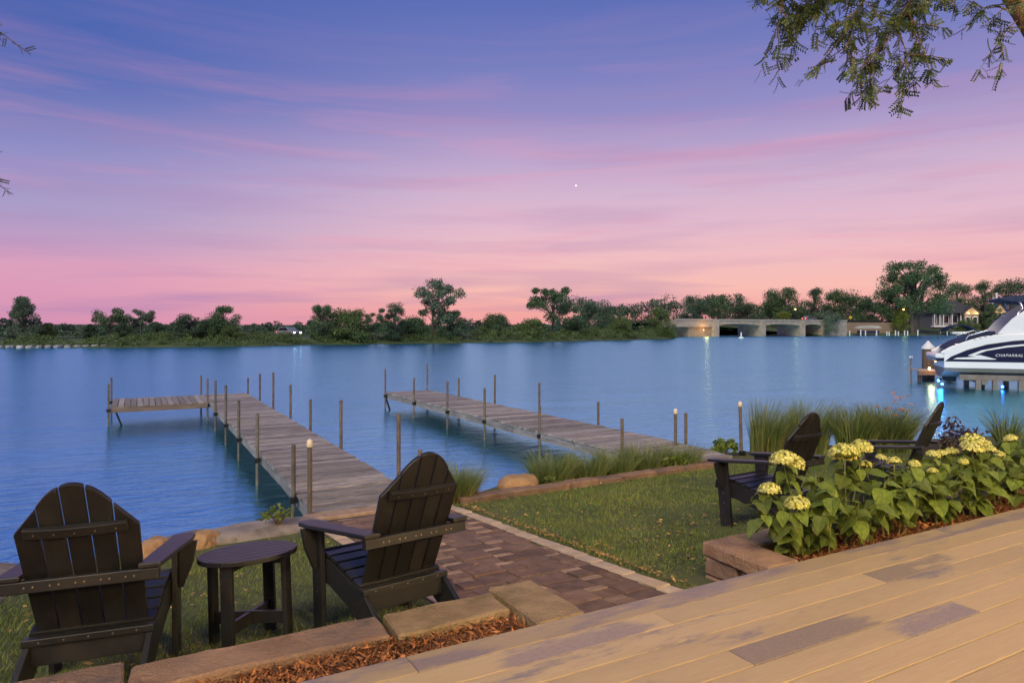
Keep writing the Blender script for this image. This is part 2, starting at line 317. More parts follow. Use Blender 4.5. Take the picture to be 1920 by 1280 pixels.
def stone(name, sx, sy, sz, seed, mat, parent, loc, rotz=0, rough=.02, cuts=5):
    bm = bmesh.new(); bmesh.ops.create_cube(bm, size=1)
    for v in bm.verts: v.co = Vector((v.co.x*sx, v.co.y*sy, v.co.z*sz))
    bmesh.ops.bevel(bm, geom=bm.edges[:], offset=min(.010, sz*.12), segments=1, affect='EDGES')
    for ax, ln in enumerate((sx, sy, sz)):
        k = max(1, int(ln/.045))
        for q in range(1, k):
            co = [0, 0, 0]; no = [0, 0, 0]; co[ax] = -ln/2+ln*q/k; no[ax] = 1
            bmesh.ops.bisect_plane(bm, geom=bm.verts[:]+bm.edges[:]+bm.faces[:], plane_co=co, plane_no=no)
    for v in bm.verts:
        p = v.co.copy(); q = p*7+Vector((seed*7.3, seed*3.1, seed*1.7))
        d = mnoise.noise_vector(q)*rough*.7+mnoise.noise_vector(q*.3)*rough*1.5+mnoise.noise_vector(q*3)*rough*.35
        d.z *= .30 if p.z > sz*.3 else .8; v.co = p+d
    for e in bm.edges: e.smooth = e.calc_face_angle(0) < R(20)
    me = bpy.data.meshes.new(name); bm.to_mesh(me); bm.free(); me.materials.append(M[mat]); me.polygons.foreach_set('use_smooth', [True]*len(me.polygons))
    return link(name, me, parent, 0, loc, (0, 0, rotz))
def boulder(name, sx, sy, sz, seed, mat, loc, rotz, label, group=None):
    bm = bmesh.new(); bmesh.ops.create_icosphere(bm, subdivisions=4, radius=1)
    for v in bm.verts:
        q = v.co*1.1+Vector((seed*5.1, seed*2.3, seed)); k = 1+.32*mnoise.noise(q)+.13*mnoise.noise(q*3)+.05*mnoise.noise(q*8)
        c = v.co*k; c.z = max(-.7, min(c.z, .82+.1*mnoise.noise(q*2))); v.co = Vector((c.x*sx, c.y*sy, c.z*sz))
    me = bpy.data.meshes.new(name); bm.to_mesh(me); bm.free(); me.materials.append(M[mat]); me.polygons.foreach_set('use_smooth', [True]*len(me.polygons))
    return tag(link(name, me, None, 0, loc, (0, 0, rotz)), label, 'rock', group)

# ================================================================== SETTING
# lake
MB().add([(-900, 2, 0), (1500, 2, 0), (1500, 1600, 0), (-900, 1600, 0)], [(0, 1, 2, 3)]).build('lake_water', 'water')['kind'] = 'structure'
# near ground: lawn sloping to the lake, dropping under the water at the shore
def yshore(x):
    pts = [(-9, 6.2), (-1, 6.7), (1.2, 7.0), (1.8, 7.45), (3.0, 7.5), (4.2, 8.0), (7.5, 8.35), (9, 8.6), (10.5, 8.0), (14, 6.5), (20, 5)]
    for (a, b), (c_, d) in zip(pts, pts[1:]):
        if x <= c_: return b+(d-b)*(x-a)/(c_-a)
    return 5
vs = []; fs = []; NXg, NYg = 120, 46
for i in range(NXg+1):
    x = -9+27*i/NXg; ysh = yshore(x)+.12*math.sin(x*3.1)
    for j in range(NYg+1):
        if j <= 36: y = 2.62+(ysh-2.62)*j/36; z = zl(y)+.008*mnoise.noise(Vector((x*2, y*2, 0)))
        else:
            k = (j-36)/10; y = ysh+1.6*k; z = zl(ysh)*(1-min(1, k*3.2))-.9*k
        vs.append((x, y, z))
for i in range(NXg):
    for j in range(NYg):
        a = i*(NYg+1)+j; fs.append((a, a+NYg+1, a+NYg+2, a+1))
MB().add(vs, fs).build('lawn', 'lawn_soil', smooth=True)['kind'] = 'structure'
def on_path(x, y): return 1.47 < x < 2.80+.075*(y-3.1) and y < 7.45
def shore_mulch(x, y): return (x > 3.0 and y > 6.98+.055*(x-3)) or (x < -.85 and y < 7.2) or (x < 1.45 and y > 6.25)
# grass
rg = np.random.default_rng(3)
N = 210000; X = rg.uniform(-1.6, 11.5, N); Y = 2.95+rg.uniform(0, 1, N)**1.25*5.0
keep = np.array([not on_path(a, b) and not shore_mulch(a, b) and b < yshore(a)-.1 and not (2.9 < a < 7.2 and b < 3.2) and not (-2 < a < 1.62 and b < 3.1) for a, b in zip(X, Y)])
X = X[keep]; Y = Y[keep]; n = len(X); Z = .83-.11*(Y-3.5)
h = rg.uniform(.014, .036, n)*(1+.4*np.sin(X*1.7)*np.cos(Y*2.1)); an = rg.uniform(0, 6.283, n); wd = rg.uniform(.0018, .0034, n); le = rg.uniform(.3, 1.1, n)*h; la = rg.uniform(0, 6.283, n)
V = np.empty((n, 3, 3)); V[:, 0] = np.c_[X-np.cos(an)*wd, Y-np.sin(an)*wd, Z-.004]; V[:, 1] = np.c_[X+np.cos(an)*wd, Y+np.sin(an)*wd, Z-.004]
V[:, 2] = np.c_[X+np.cos(la)*le, Y+np.sin(la)*le, Z+h]
tag(link('grass', npmesh('grass', V.reshape(-1, 3), np.arange(3*n).reshape(n, 3), 'grass')), 'short green lawn grass between the deck and the lake', 'grass', kind='stuff')
# fallen leaves, thickest along the right edge of the path
n = 1500; X = rg.uniform(-1, 10.5, n); Y = rg.uniform(3.0, 7.1, n)
e = 420; Ye = rg.uniform(3.0, 6.9, e); Xe = 2.80+.075*(Ye-3.1)+np.abs(rg.normal(0, .04, e))+.01
e2 = 260; X2 = rg.uniform(2.9, 5.5, e2); Y2 = rg.uniform(3.2, 4.6, e2)
X = np.r_[X, Xe, X2]; Y = np.r_[Y, Ye, Y2]; ok = np.array([(not on_path(a, b) or rg.uniform() < .1) and not (2.9 < a < 7.2 and b < 3.25) and not (a < 1.62 and b < 3.15) for a, b in zip(X, Y)]); X = X[ok]; Y = Y[ok]; n = len(X)
P = np.c_[X, Y, .83-.11*(Y-3.5)+rg.uniform(.018, .035, n)]; a = rg.uniform(0, 6.283, n); L = rg.uniform(.008, .024, n)
A = np.c_[np.cos(a)*L, np.sin(a)*L, rg.uniform(-.4, .4, n)*L]; B = np.c_[-np.sin(a)*L*.42, np.cos(a)*L*.42, rg.uniform(-.3, .3, n)*L]
tag(link('fallen_leaves', npmesh('fallen_leaves', *quads(P, A, B), 'dead_leaf')), 'small yellow and brown fallen leaves scattered on the lawn', 'leaves', kind='stuff')

# far land: causeway on the left running back to the bridge and the right bank
shore = [(-130, 112), (-60, 111), (-15.6, 108.6), (-8.7, 107.7), (2.6, 104.7), (14.9, 104.8), (25.6, 111), (49.7, 112.9), (67.7, 115.2), (93.7, 123.8), (123.9, 138.2), (146, 160), (160, 178)]
def land(name, line, offs, mat='far_ground'):
    mb = MB(); vs = []; fs = []; k = len(offs)
    for i, (x, y) in enumerate(line):
        a = Vector(line[max(i-1, 0)]); b = Vector(line[min(i+1, len(line)-1)]); d = (b-a).normalized(); nrm = Vector((-d.y, d.x))
        for off, z in offs: vs.append((x+nrm.x*off, y+nrm.y*off, z+.12*mnoise.noise(Vector((x*.3+off, y*.3, 2)))))
    for i in range(len(line)-1):
        for j in range(k-1): a = i*k+j; fs.append((a, a+k, a+k+1, a+1))
    o = mb.add(vs, fs).build(name, mat, smooth=True); o['kind'] = 'structure'; return o
land('causeway_ground', shore, [(-1.5, -.6), (.3, .15), (2, .55), (6, .9), (10, 1.1), (18, 1.1), (30, 1.2), (190, 1.6)])
land('causeway_road', shore, [(11.0, 1.16), (11.2, 1.19), (16.8, 1.19), (17, 1.16)], 'asphalt')
rb = [(226, 171), (245, 177), (262, 181), (285, 176), (303, 172), (340, 160), (420, 150), (560, 130)]
land('right_bank_ground', rb, [(-1.5, -.6), (.5, .3), (3, .7), (12, 1.2), (30, 3.0), (60, 5), (140, 7)])
far = [(-700, 330), (-300, 420), (-60, 460), (120, 470), (190, 330), (260, 245), (330, 235), (520, 210), (900, 150)]
land('distant_ground', far, [(-2, -.6), (1, .3), (20, 1.2), (400, 8)])

# ================================================================== DECK
deck = thing('deck', 'tan wooden deck with long worn boards in the foreground', 'deck', (0, 0, 1.1))
joints = {0: [.935, 4.55], 1: [2.08, 5.7], 2: [-.3, 3.386], 3: [1.0, 4.65], 4: [2.10, 5.75], 5: [-.2, 3.415], 6: [.9, 4.5], 7: [2.1, 5.7]}
for i in range(41):
    y1 = 2.59-.1445*i; y0 = y1-.138
    cuts = [-3.2]+joints.get(i, [rnd.choice([.9, 2.1, 3.4])-1.2*0, rnd.choice([4.6, 5.7])])+[8.6]
    for a, b in zip(cuts, cuts[1:]):
        MB().box(a+.0015, b-.0015, y0, y1, -.026, 0).build('plank', ('worn_board_%d' % i if (i, a) in WORN else 'deck_board') if i else 'deck_edge_board', deck, bevel=.0028)
MB().box(-3.2, 8.6, 2.53, 2.565, -.24, -.028).build('fascia', 'deck_board', deck)
for k in range(12): MB().box(-3+k*1.03, -2.955+k*1.03, -3.2, 2.528, -.22, -.027).build('joist', 'deck_dark', deck)

# ================================================================== PATH
path = MB().box(1.5, 3.02, 2.62, 7.1, -.03, 0).build('path', 'sand_joint'); path['kind'] = 'structure'
path.data.vertices.foreach_set('co', np.array([(1.50, 2.62, zl(2.62)-.06), (2.75, 2.62, zl(2.62)-.06), (3.06, 7.12, zl(7.12)-.06), (1.50, 7.12, zl(7.12)-.06), (1.50, 2.62, zl(2.62)+.004), (2.75, 2.62, zl(2.62)+.004), (3.06, 7.12, zl(7.12)+.004), (1.50, 7.12, zl(7.12)+.004)], np.float32).ravel())
def paver(x0, x1, y0, y1, mat, up=0.):
    g = .0055; zc = zl((y0+y1)/2)+.012+up+rnd.uniform(-.004, .004)
    o = MB().box(-(x1-x0)/2+g, (x1-x0)/2-g, -(y1-y0)/2+g, (y1-y0)/2-g, -.03, 0).build('paver', mat, path, bevel=.004)
    o.location = ((x0+x1)/2, (y0+y1)/2, zc); o.rotation_euler = (math.atan(-.11)+rnd.uniform(-.006, .006), rnd.uniform(-.005, .005), 0)
def xr(y): return 2.655+.072*(y-3.1)
y = 2.93; row = 0; D_ = .225
while y < 6.95:
    x = 1.63-(.0 if row % 3 == 0 else .13*(row % 3)); first = True; k = row
    lim = xr(y+.1)
    while x < lim-.03:
        wdt = .255 if k % 2 == 0 else .155
        a = max(x, 1.63); b = min(x+wdt, lim)
        if b-a > .04:
            if k % 2 == 0: paver(a, b, y, y+D_, 'paver_dark')
            else:
                paver(a, b, y, y+.15, 'paver_dark'); paver(a, b, y+.15, y+D_, 'paver_light' if rnd.random() < .78 else 'paver_dark')
        x += wdt; k += 1
    y += D_; row += 1
y = 2.93
while y < 6.95:
    l = rnd.uniform(.17, .22)
    paver(1.505, 1.625, y, y+l, 'paver_cream', .002)
    xx = xr(y+l/2); paver(xx+.005, xx+.125, y, y+l, 'paver_cream', .002); y += l
for a, b in ((1.84, 2.12), (2.125, 2.42), (2.425, 2.74), (2.745, 3.02)): paver(a, b, 2.635, 2.925, 'capstone', .004)
sill = thing('landing_slab', 'pale timber landing step where the paver path meets the long dock', 'step', (0, 0, 0))
stone('slab', 1.5, .2, .1, 5, 'paver_light', sill, (2.24, 7.18, zl(7.18)+.0), 0, .006)

# ================================================================== RETAINING WALLS AND BEDS
wall = thing('retaining_wall', 'low stone retaining wall with capstones between the deck bed and the chairs', 'wall', (0, 0, 0))
for i, (x0, x1, y0, y1, mt) in enumerate([(-1.15, -.045, 2.86, 3.13, 'capstone'), (-.03, .965, 2.84, 3.06, 'capstone'), (.985, 1.535, 2.82, 3.06, 'mossy_stone'), (-2.4, -1.17, 2.87, 3.14, 'capstone')]):
    stone('capstone', x1-x0, y1-y0, .085, 11+i, mt, wall, ((x0+x1)/2, (y0+y1)/2, 1.045), rnd.uniform(-.012, .012), .014)
stone('capstone', .25, .49, .10, 21, 'mossy_stone', wall, (1.695, 2.865, 1.04), .02, .014)
for r_ in range(2):
    x = -2.4+.13*r_
    while x < 1.5:
        l = rnd.uniform(.3, .5); l = min(l, 1.53-x)
        if l > .08: stone('wall_block', l-.012, .2, .105, rnd.random()*50, 'wall_block', wall, (x+l/2, 2.965, .945-.108*r_), 0, .01, 3)
        x += l
for k in range(2): stone('wall_block', .22, .44, .105, 60+k, 'wall_block', wall, (1.70, 2.86, .935-.108*k), 0, .01, 3)
pw = thing('planter_wall', 'stone block planter wall holding the flowering shrubs beside the path', 'wall', (0, 0, 0))
stone('capstone', .25, .53, .085, 31, 'capstone', pw, (3.175, 2.885, 1.05), .0, .012)
x = 3.31
for k, l in enumerate((.55, .8, .7, .9, .75)):
    stone('capstone', l-.012, .22, .085, 33+k, 'capstone' if k else 'mossy_stone', pw, (x+l/2, 3.05, 1.045), 0, .012); x += l
for r_ in range(2):
    for k, (y0, y1) in enumerate(((2.62, 2.86), (2.87, 3.13)) if r_ == 0 else ((2.62, 2.74), (2.75, 3.13))):
        stone('wall_block', .22, y1-y0-.01, .105, 41+k+r_*3, 'wall_block', pw, (3.175, (y0+y1)/2, .95-.108*r_), 0, .012, 3)
    x = 3.3-.1*r_+.1
    while x < 7.0:
        l = rnd.uniform(.3, .5); stone('wall_block', l-.012, .19, .105, rnd.random()*50, 'wall_block', pw, (x+l/2, 3.05, .945-.108*r_), 0, .01, 3); x += l
def bed(name, x0, x1, y0, y1, z, n, label, seed):
    o = MB().box(x0, x1, y0, y1, z-.2, z-.012).build(name+'_soil', 'soil'); o['kind'] = 'structure'
    rg = np.random.default_rng(seed); P = np.c_[rg.uniform(x0+.01, x1-.01, n), rg.uniform(y0+.01, y1-.01, n), z-.012+rg.uniform(0, .02, n)+.012*np.sin(rg.uniform(0, 6, n))]
    a = rg.uniform(0, 6.283, n); L = rg.uniform(.05, 1, n)**2*.036+.005; pt = rg.normal(0, .45, n); wv = rg.uniform(.0025, .0065, n)
    A = np.c_[np.cos(a)*np.cos(pt)*L, np.sin(a)*np.cos(pt)*L, np.sin(pt)*L]; B = np.c_[-np.sin(a)*wv, np.cos(a)*wv, rg.normal(0, .6, n)*wv]
    tag(link(name, npmesh(name, *quads(P, A, B), 'mulch')), label, 'mulch', kind='stuff')
bed('mulch', -2.3, 1.56, 2.595, 2.87, 1.052, 15000, 'red brown bark mulch in the narrow bed along the deck', 1)
bed('mulch', 3.30, 7.0, 2.6, 2.96, 1.03, 13000, 'bark mulch under the flowering shrubs in the planter', 2)
# gravel strip far left
o = MB().add([(-6, 3.0, zl(3)+.006), (-.95, 3.0, zl(3)+.006), (-.75, 6.3, zl(6.3)+.006), (-6, 6.3, zl(6.3)+.006)], [(0, 1, 2, 3)]).build('gravel', 'gravel'); o['kind'] = 'structure'

# ================================================================== CHAIRS
def make_chair(label):
    t = thing('adirondack_chair', label, 'chair', group='black slatted garden chairs')
    CB = 'chair_black'
    # back: plane through the seat rear, reclined towards -y
    b0 = Vector((0, -.085, .255)); b1 = Vector((0, -.43, .92)); ew = (b1-b0).normalized(); Lb = (b1-b0).length; en = Vector((0, -ew.z, ew.y))
    sw = .098; gp = .007
    for k in range(-2, 3):
        uc = k*(sw+gp)*1.0; ul, ur = uc-sw/2, uc+sw/2
        def top(u):
            a = abs(u)
            if a < .055: return Lb-.014*(a/.055)**2
            if a < .158: return Lb-.016-.085*((a-.055)/.103)**1.6
            return Lb-.105-.115*((a-.158)/.105)
        pts = [(ul*.93, 0), (ur*.93, 0)]+[(ul+(ur-ul)*(1-q/6), top(ul+(ur-ul)*(1-q/6))) for q in range(7)]
        MB().prism(pts, b0, (1, 0, 0), ew, en, -.021).build('back_slat', CB, t, bevel=.004)
    def curved(w0, half, hgt, thick, bow, name):
        c = b0+ew*w0; mb = MB(); n = 8; vs = []
        for i in range(n+1):
            u = -half+2*half*i/n; q = (1-(u/half)**2)*bow
            p = c+Vector((u, 0, 0))+en*(.001+.0)
            for dw, dn in ((-hgt/2, .001), (hgt/2, .001), (hgt/2, thick+q), (-hgt/2, thick+q)): vs.append(p+ew*dw+en*dn)
        fs = [(0, 1, 2, 3), tuple(n*4+j for j in (3, 2, 1, 0))]
        for i in range(n):
            for j in range(4): fs.append((i*4+j, i*4+(j+1) % 4, i*4+4+(j+1) % 4, i*4+4+j))
        mb.add(vs, fs).build(name, CB, t, bevel=.003)
    curved(.545, .215, .042, .022, .012, 'back_rail')
    # arm rail, horizontal, carries the arm ends
    ya = -.265
    MB().box(-.335, .335, ya-.028, ya+.012, .49, .538).build('arm_rail', CB, t, bevel=.004)
    # armrests
    for sgn in (-1, 1):
        pts = [(.245, ya-.035), (.345, ya-.035), (.365, -.05), (.395, .22), (.39, .36), (.36, .40), (.30, .40), (.268, .36), (.262, .1), (.25, -.1)]
        pts = [(sgn*a, b) for a, b in pts]
        MB().prism(pts, (0, 0, .54), (1, 0, 0), (0, 1, 0), (0, 0, 1), .022).build('armrest', CB, t, bevel=.005)
        xl = .285*sgn
        MB().box(min(xl, xl+.03*sgn), max(xl, xl+.03*sgn), .235, .345, 0, .538).build('leg', CB, t, bevel=.004)
        # arm bracket under the front of the arm
        MB().prism([(0, 0), (.095, 0), (.075, -.10), (.02, -.22), (0, -.22)], (sgn*.317, .27, .537), (sgn, 0, 0), (0, 0, 1), (0, 1, 0), .03).build('arm_bracket', CB, t, bevel=.003)
        xs = .25*sgn
        # stringer: front apron height down to the rear foot
        pts = [(.36, .26), (.36, .375), (.30, .385), (.12, .345), (-.06, .285), (-.14, .27), (-.38, .075), (-.38, 0), (-.28, 0), (-.02, .16), (.2, .235)]
        MB().prism(pts, (xs, 0, 0), (0, 1, 0), (0, 0, 1), (sgn, 0, 0), .03).build('stringer', CB, t, bevel=.004)
    # seat slats following the curve of the stringers
    prof = [(.375, .345, 75), (.325, .387, 12), (.245, .378, -8), (.165, .360, -14), (.085, .336, -18), (.005, .308, -20), (-.075, .282, -18)]
    for yy, zz, ang in prof:
        c, s_ = math.cos(R(ang)), math.sin(R(ang))
        MB().prism([(-.275, -.035), (.275, -.035), (.275, .035), (-.275, .035)], (0, yy, zz), (1, 0, 0), (0, c, -s_), (0, s_, c), .02).build('seat_slat', CB, t, bevel=.004)
    MB().box(-.285, .285, -.175, -.115, .248, .278).build('lower_back_rail', CB, t, bevel=.004)
    MB().box(-.25, .25, -.16, -.135, .165, .246).build('rear_apron', CB, t, bevel=.003)
    # screws
    mb = MB()
    def scr(p, d):
        d = Vector(d).normalized(); a = d.orthogonal().normalized(); b = d.cross(a); p = Vector(p)
        mb.add([p+(a*math.cos(q*1.0472)+b*math.sin(q*1.0472))*.0045+d*.0012 for q in range(6)], [tuple(range(6))])
    for k in range(-2, 3):
        u = k*.105
        for du in (-.018, .018):
            scr((u+du, ya-.0285, .514), (0, -1, 0))
        scr(b0+ew*.545+Vector((u*.8, 0, 0))+en*(.024+.012*(1-(u*.8/.215)**2)), en); scr((u, -.1755, .263), (0, -1, .0))
    for sgn in (-1, 1):
        for z in (.20, .28, .33): scr((sgn*.3155, .29, z), (sgn, 0, 0))
    o = mb.build('screws', 'screw', t); o['kind'] = 'stuff'
    return t
TILT = math.atan(.11)
def seat(o, x, y, rz, label):
    o.scale = (.87, 1, 1); o['label'] = label; o.location = (x, y, zl(y)); o.rotation_mode = 'QUATERNION'
    o.rotation_quaternion = (Matrix.Rotation(-TILT, 4, 'X') @ Matrix.Rotation(R(rz), 4, 'Z')).to_quaternion()
ch = make_chair('')
seat(ch, -.15, 3.53, -12, 'black slatted garden chair seen from behind, left of the round table')
seat(copy_tree(ch), 1.16, 3.43, 12, 'black slatted garden chair between the round table and the paver path')
seat(copy_tree(ch), 4.58, 3.86, 6, 'black slatted garden chair on the lawn behind the pale flower heads, back to the deck')
seat(copy_tree(ch), 6.08, 3.75, 17, 'black slatted garden chair in side view, rightmost, its tall back leaning to the right')

# table
tb = thing('side_table', 'small round black slatted side table between the two near chairs', 'table', (.50, 3.67, zl(3.67)), (-TILT, 0, R(8)))
r0 = .24; ns = 7
for k in range(ns):
    a = -r0+2*r0*k/ns+.0025; b = -r0+2*r0*(k+1)/ns-.0025; pts = []
    for q in range(9):
        u = a+(b-a)*q/8; pts.append((math.sqrt(max(0, r0*r0-u*u)), u))
    pts += [(-p, u) for p, u in pts[::-1]]
    pts = [p for i, p in enumerate(pts) if i == 0 or (Vector(p)-Vector(pts[i-1])).length > 1e-4]
    MB().prism(pts, (0, 0, .435), (1, 0, 0), (0, 1, 0), (0, 0, 1), .024).build('top_slat', 'chair_black', tb, bevel=.003)
for k, z in ((0, .395), (90, .397)): MB().box(-.185, .185, -.012, .012, z, z+.038).build('apron', 'chair_black', tb, rot=(0, 0, R(45+k)))
for sx, sy in ((1, 1), (1, -1), (-1, 1), (-1, -1)):
    MB().box(-.013, .013, -.030, .030, 0, .434).build('leg', 'chair_black', tb, bevel=.003, loc=(.142*sx, .142*sy, 0), rot=(0, 0, R(45*sx*sy)))
for k, z in ((1, .10), (-1, .103)): MB().box(-.19, .19, -.011, .011, z, z+.06).build('stretcher', 'chair_black', tb, bevel=.002, rot=(0, 0, R(45*k)))

# ================================================================== DOCKS
def post(parent, x, y, top, bot=-1.2, cap=False, rad=.026, lean=(0, 0)):
    o = MB().tube([(0, 0, bot), (lean[0], lean[1], top)], rad, 10).build('post', 'pipe', parent, smooth=False, loc=(x, y, 0))
    if cap: MB().lathe([(.030, 0), (.033, .01), (.033, .055), (.026, .075), (.010, .086)], 12, (lean[0], lean[1], top-.02)).build('cap', 'cap_plastic', o, smooth=True)
    MB().box(-.045, .045, -.03, .03, .36, .43).build('bracket', 'dark_metal', o)
    return o
def dock(name, label, x0, x1, y0, y1, zt, seclen, near_drop=0., wob=.5):
    t = thing(name, label, 'dock'); rr = random.Random(int(x0*100)); me = {}
    L = x1-x0; pitch = .15; variants = []
    for k in range(5):
        mb = MB(); w2 = .0655; n = 6; vs = []
        for i in range(n+1):
            u = -L/2+L*i/n
            for dy, dz in ((-w2, -.036), (w2, -.036), (w2, 0), (-w2, 0)): vs.append((u, dy+rr.uniform(-.002, .002), dz+rr.uniform(-.0035, .0035)))
        fs = [(0, 1, 2, 3), tuple(n*4+j for j in (3, 2, 1, 0))]
        for i in range(n):
            for j in range(4): fs.append((i*4+j, i*4+(j+1) % 4, i*4+4+(j+1) % 4, i*4+4+j))
        variants.append(mb.add(vs, fs).mesh('plank', 'dock_wood'))
    zt_ = lambda y: zt-(near_drop*max(0, (y0+1.6-y)/1.6))
    y = y0+pitch/2
    while y < y1:
        o = link('plank', rr.choice(variants), t, 0, ((x0+x1)/2+rr.uniform(-.012, .012), y+rr.uniform(-.004, .004), zt_(y)+rr.uniform(-.003, .003)), (rr.uniform(-.012, .012), rr.uniform(-.006, .006), rr.uniform(-.008, .008)+(math.pi if rr.random() < .5 else 0)))
        y += pitch
    y = y0
    while y < y1-.1:
        ye = min(y+seclen, y1)
        for xx in (x0+.02, x1-.06, (x0+x1)/2):
            MB().add([(xx, y+.01, zt_(y)-.04), (xx+.04, y+.01, zt_(y)-.04), (xx+.04, ye-.01, zt_(ye)-.04), (xx, ye-.01, zt_(ye)-.04), (xx, y+.01, zt_(y)-.18), (xx+.04, y+.01, zt_(y)-.18), (xx+.04, ye-.01, zt_(ye)-.18), (xx, ye-.01, zt_(ye)-.18)],
                     [(0, 1, 2, 3), (7, 6, 5, 4), (0, 4, 5, 1), (1, 5, 6, 2), (2, 6, 7, 3), (3, 7, 4, 0)]).build('beam', 'dock_beam', t)
        MB().box(x0+.06, x1-.06, ye-.06, ye-.02, zt-.18, zt-.045).build('cross_beam', 'dock_beam_x', t)
        y = ye
    return t
d1 = dock('dock', 'long weathered plank dock with an L-shaped end, leading from the paver path', 1.64, 2.84, 7.3, 21.9, .5, 2.16, .07)
for x, y, tz, cp in [(1.60, 7.42, 1.17, True), (1.60, 8.29, 1.05, False), (1.60, 11.08, 1.12, False), (1.60, 13.3, 1.12, False), (1.60, 15.4, 1.24, False), (1.60, 17.6, 1.19, False), (1.60, 19.75, 1.11, False), (1.60, 21.86, 1.07, False),
                     (2.88, 7.5, 1.0, False), (2.88, 8.25, 1.34, False), (2.88, 11.05, 1.26, False), (2.88, 13.3, 1.07, False), (2.88, 15.25, 1.21, False), (2.88, 17.4, 1.36, False), (2.88, 19.5, 1.21, False), (2.88, 21.8, .96, False),
                     (-.66, 19.66, 1.05, False), (-.66, 21.8, 1.08, False)]:
    post(d1, x, y, tz, cap=cp)
pv = MB().box(-.062, .062, -1.04, 1.04, -.034, 0).mesh('plank', 'dock_wood')
k = 0; x = -.60
while x < 1.58:
    link('platform_plank', pv, d1, 0, (x+.066, 20.74, .5+rnd.uniform(-.003, .003)), (0, 0, rnd.uniform(-.006, .006))); x += .141
for yy in (19.68, 20.72, 21.76): MB().box(-.62, 1.60, yy, yy+.04, .335, .463).build('platform_beam', 'dock_beam_x', d1)
MB().tube([(-.5, 19.75, .34), (-.2, 19.75, -.5)], .025, 6).build('brace', 'dark_metal', d1)
d2 = dock('dock', 'second weathered plank dock, straight, right of the L-shaped one', 6.62, 8.06, 7.62, 20.25, .49, 2.25, .03)
for x, y, tz, cp in [(6.56, 20.0, 1.21, False), (6.58, 17.6, 1.09, False), (6.6, 15.35, 1.15, False), (6.62, 13.35, 1.13, False), (6.64, 11.05, .96, False), (6.64, 8.55, 1.01, False),
                     (8.0, 20.2, 1.34, False), (8.05, 17.9, 1.01, False), (8.08, 15.7, 1.23, False), (8.1, 13.5, 1.18, False), (8.1, 11.2, .95, False), (8.12, 8.72, .99, False), (7.80, 8.62, 1.03, True)]:
    post(d2, x, y, tz, cap=cp)
MB().tube([(6.6, 20.1, .36), (6.6, 19.3, -.35)], .03, 6).build('brace', 'dark_metal', d2)
o = post(None, 8.62, 7.95, 1.17, -.2, True, lean=(-.03, .02)); tag(o, 'single capped pipe post leaning in the grass right of the second dock', 'post')

# ================================================================== SHORE ROCKS, EDGING, PLANTS
boulder('boulder', .20, .17, .15, 1, 'rock_tan_lit', (.10, 6.32, .55), .4, 'brown boulder on the shore, painted as if lit orange, just right of the left chair back')
boulder('boulder', .16, .14, .13, 2, 'rock_tan_lit', (.50, 6.62, .50), 1.1, 'small boulder on the shore, painted as if lit orange, above the side table')
boulder('boulder', .62, .26, .17, 3, 'rock', (1.0, 6.85, .43), .12, 'long flat grey shore slab left of the dock foot')
boulder('boulder', .45, .28, .15, 4, 'rock', (.45, 6.98, .36), -.1, 'low grey slab half in the water left of the flat slab')
boulder('boulder', .30, .25, .16, 6, 'rock', (-1.1, 6.3, .5), .3, 'pale rock at the shore left of the left chair')
boulder('boulder', .27, .20, .17, 5, 'rock_tan_lit', (4.16, 7.42, .44), .2, 'rounded tan boulder at the lawn edge between two grass clumps')
ed = thing('stone_edging', 'row of flat reddish stones edging the lawn along the shore bed', 'edging')
x = 3.15; k = 0
while x < 7.2:
    l = rnd.uniform(.38, .7); yy = 7.02+.06*(x-3.1)
    stone('stone', l-.015, .17, .10, 70+k, 'capstone', ed, (x+l/2, yy, zl(yy)+.03), .05+rnd.uniform(-.04, .04), .022, 4); x += l; k += 1
def blades(name, label, cx, cy, z, n, hgt, spread, lean, seed, mat='reed', wdt=.004, wind=(.25, .05), dry=0., group=None, rad=(1, 1)):
    rg = np.random.default_rng(seed); t = thing(name, label, 'grass', (cx, cy, z), group=group)
    def mk(n, hgt, mat, nm):
        r = np.sqrt(rg.uniform(0, 1, n))*spread; a = rg.uniform(0, 6.283, n); bx = np.cos(a)*r*rad[0]; by = np.sin(a)*r*rad[1]
        H = hgt*rg.uniform(.55, 1.08, n); out = lean*rg.uniform(.2, 1.2, n)*H; da = a+rg.normal(0, .7, n)
        dx = np.cos(da)*out+wind[0]*H*rg.uniform(.4, 1.2, n); dy = np.sin(da)*out+wind[1]*H
        wa = rg.uniform(0, 6.283, n); V = []
        S = [0, .35, .7, 1.0]
        for q, u in enumerate(S):
            ww = wdt*(1-.85*u**1.5); px = bx+dx*u**2; py = by+dy*u**2; pz = H*(u-.22*u**3*(np.abs(dx)+np.abs(dy))/np.maximum(H, .01))
            V.append(np.c_[px-np.cos(wa)*ww, py-np.sin(wa)*ww, pz]); V.append(np.c_[px+np.cos(wa)*ww, py+np.sin(wa)*ww, pz])
        V = np.stack(V, 1); base = np.arange(n)[:, None]*8; Fq = np.concatenate([base+np.array([[0, 1, 3, 2]]), base+np.array([[2, 3, 5, 4]]), base+np.array([[4, 5, 7, 6]])])
        link(nm, npmesh(nm, V.reshape(-1, 3), Fq, mat), t)
    mk(n, hgt, mat, 'blades')
    if dry: mk(int(n*dry), hgt*.45, 'reed_dry', 'dry_blades')
    return t
G1 = 'ornamental grass clumps along the shore'
blades('grass_clump', 'wispy grass clump with straw-coloured base beside the chair and path end', 3.22, 7.22, zl(7.2), 900, .46, .22, .55, 5, dry=.9, wind=(.2, .0), group=G1)
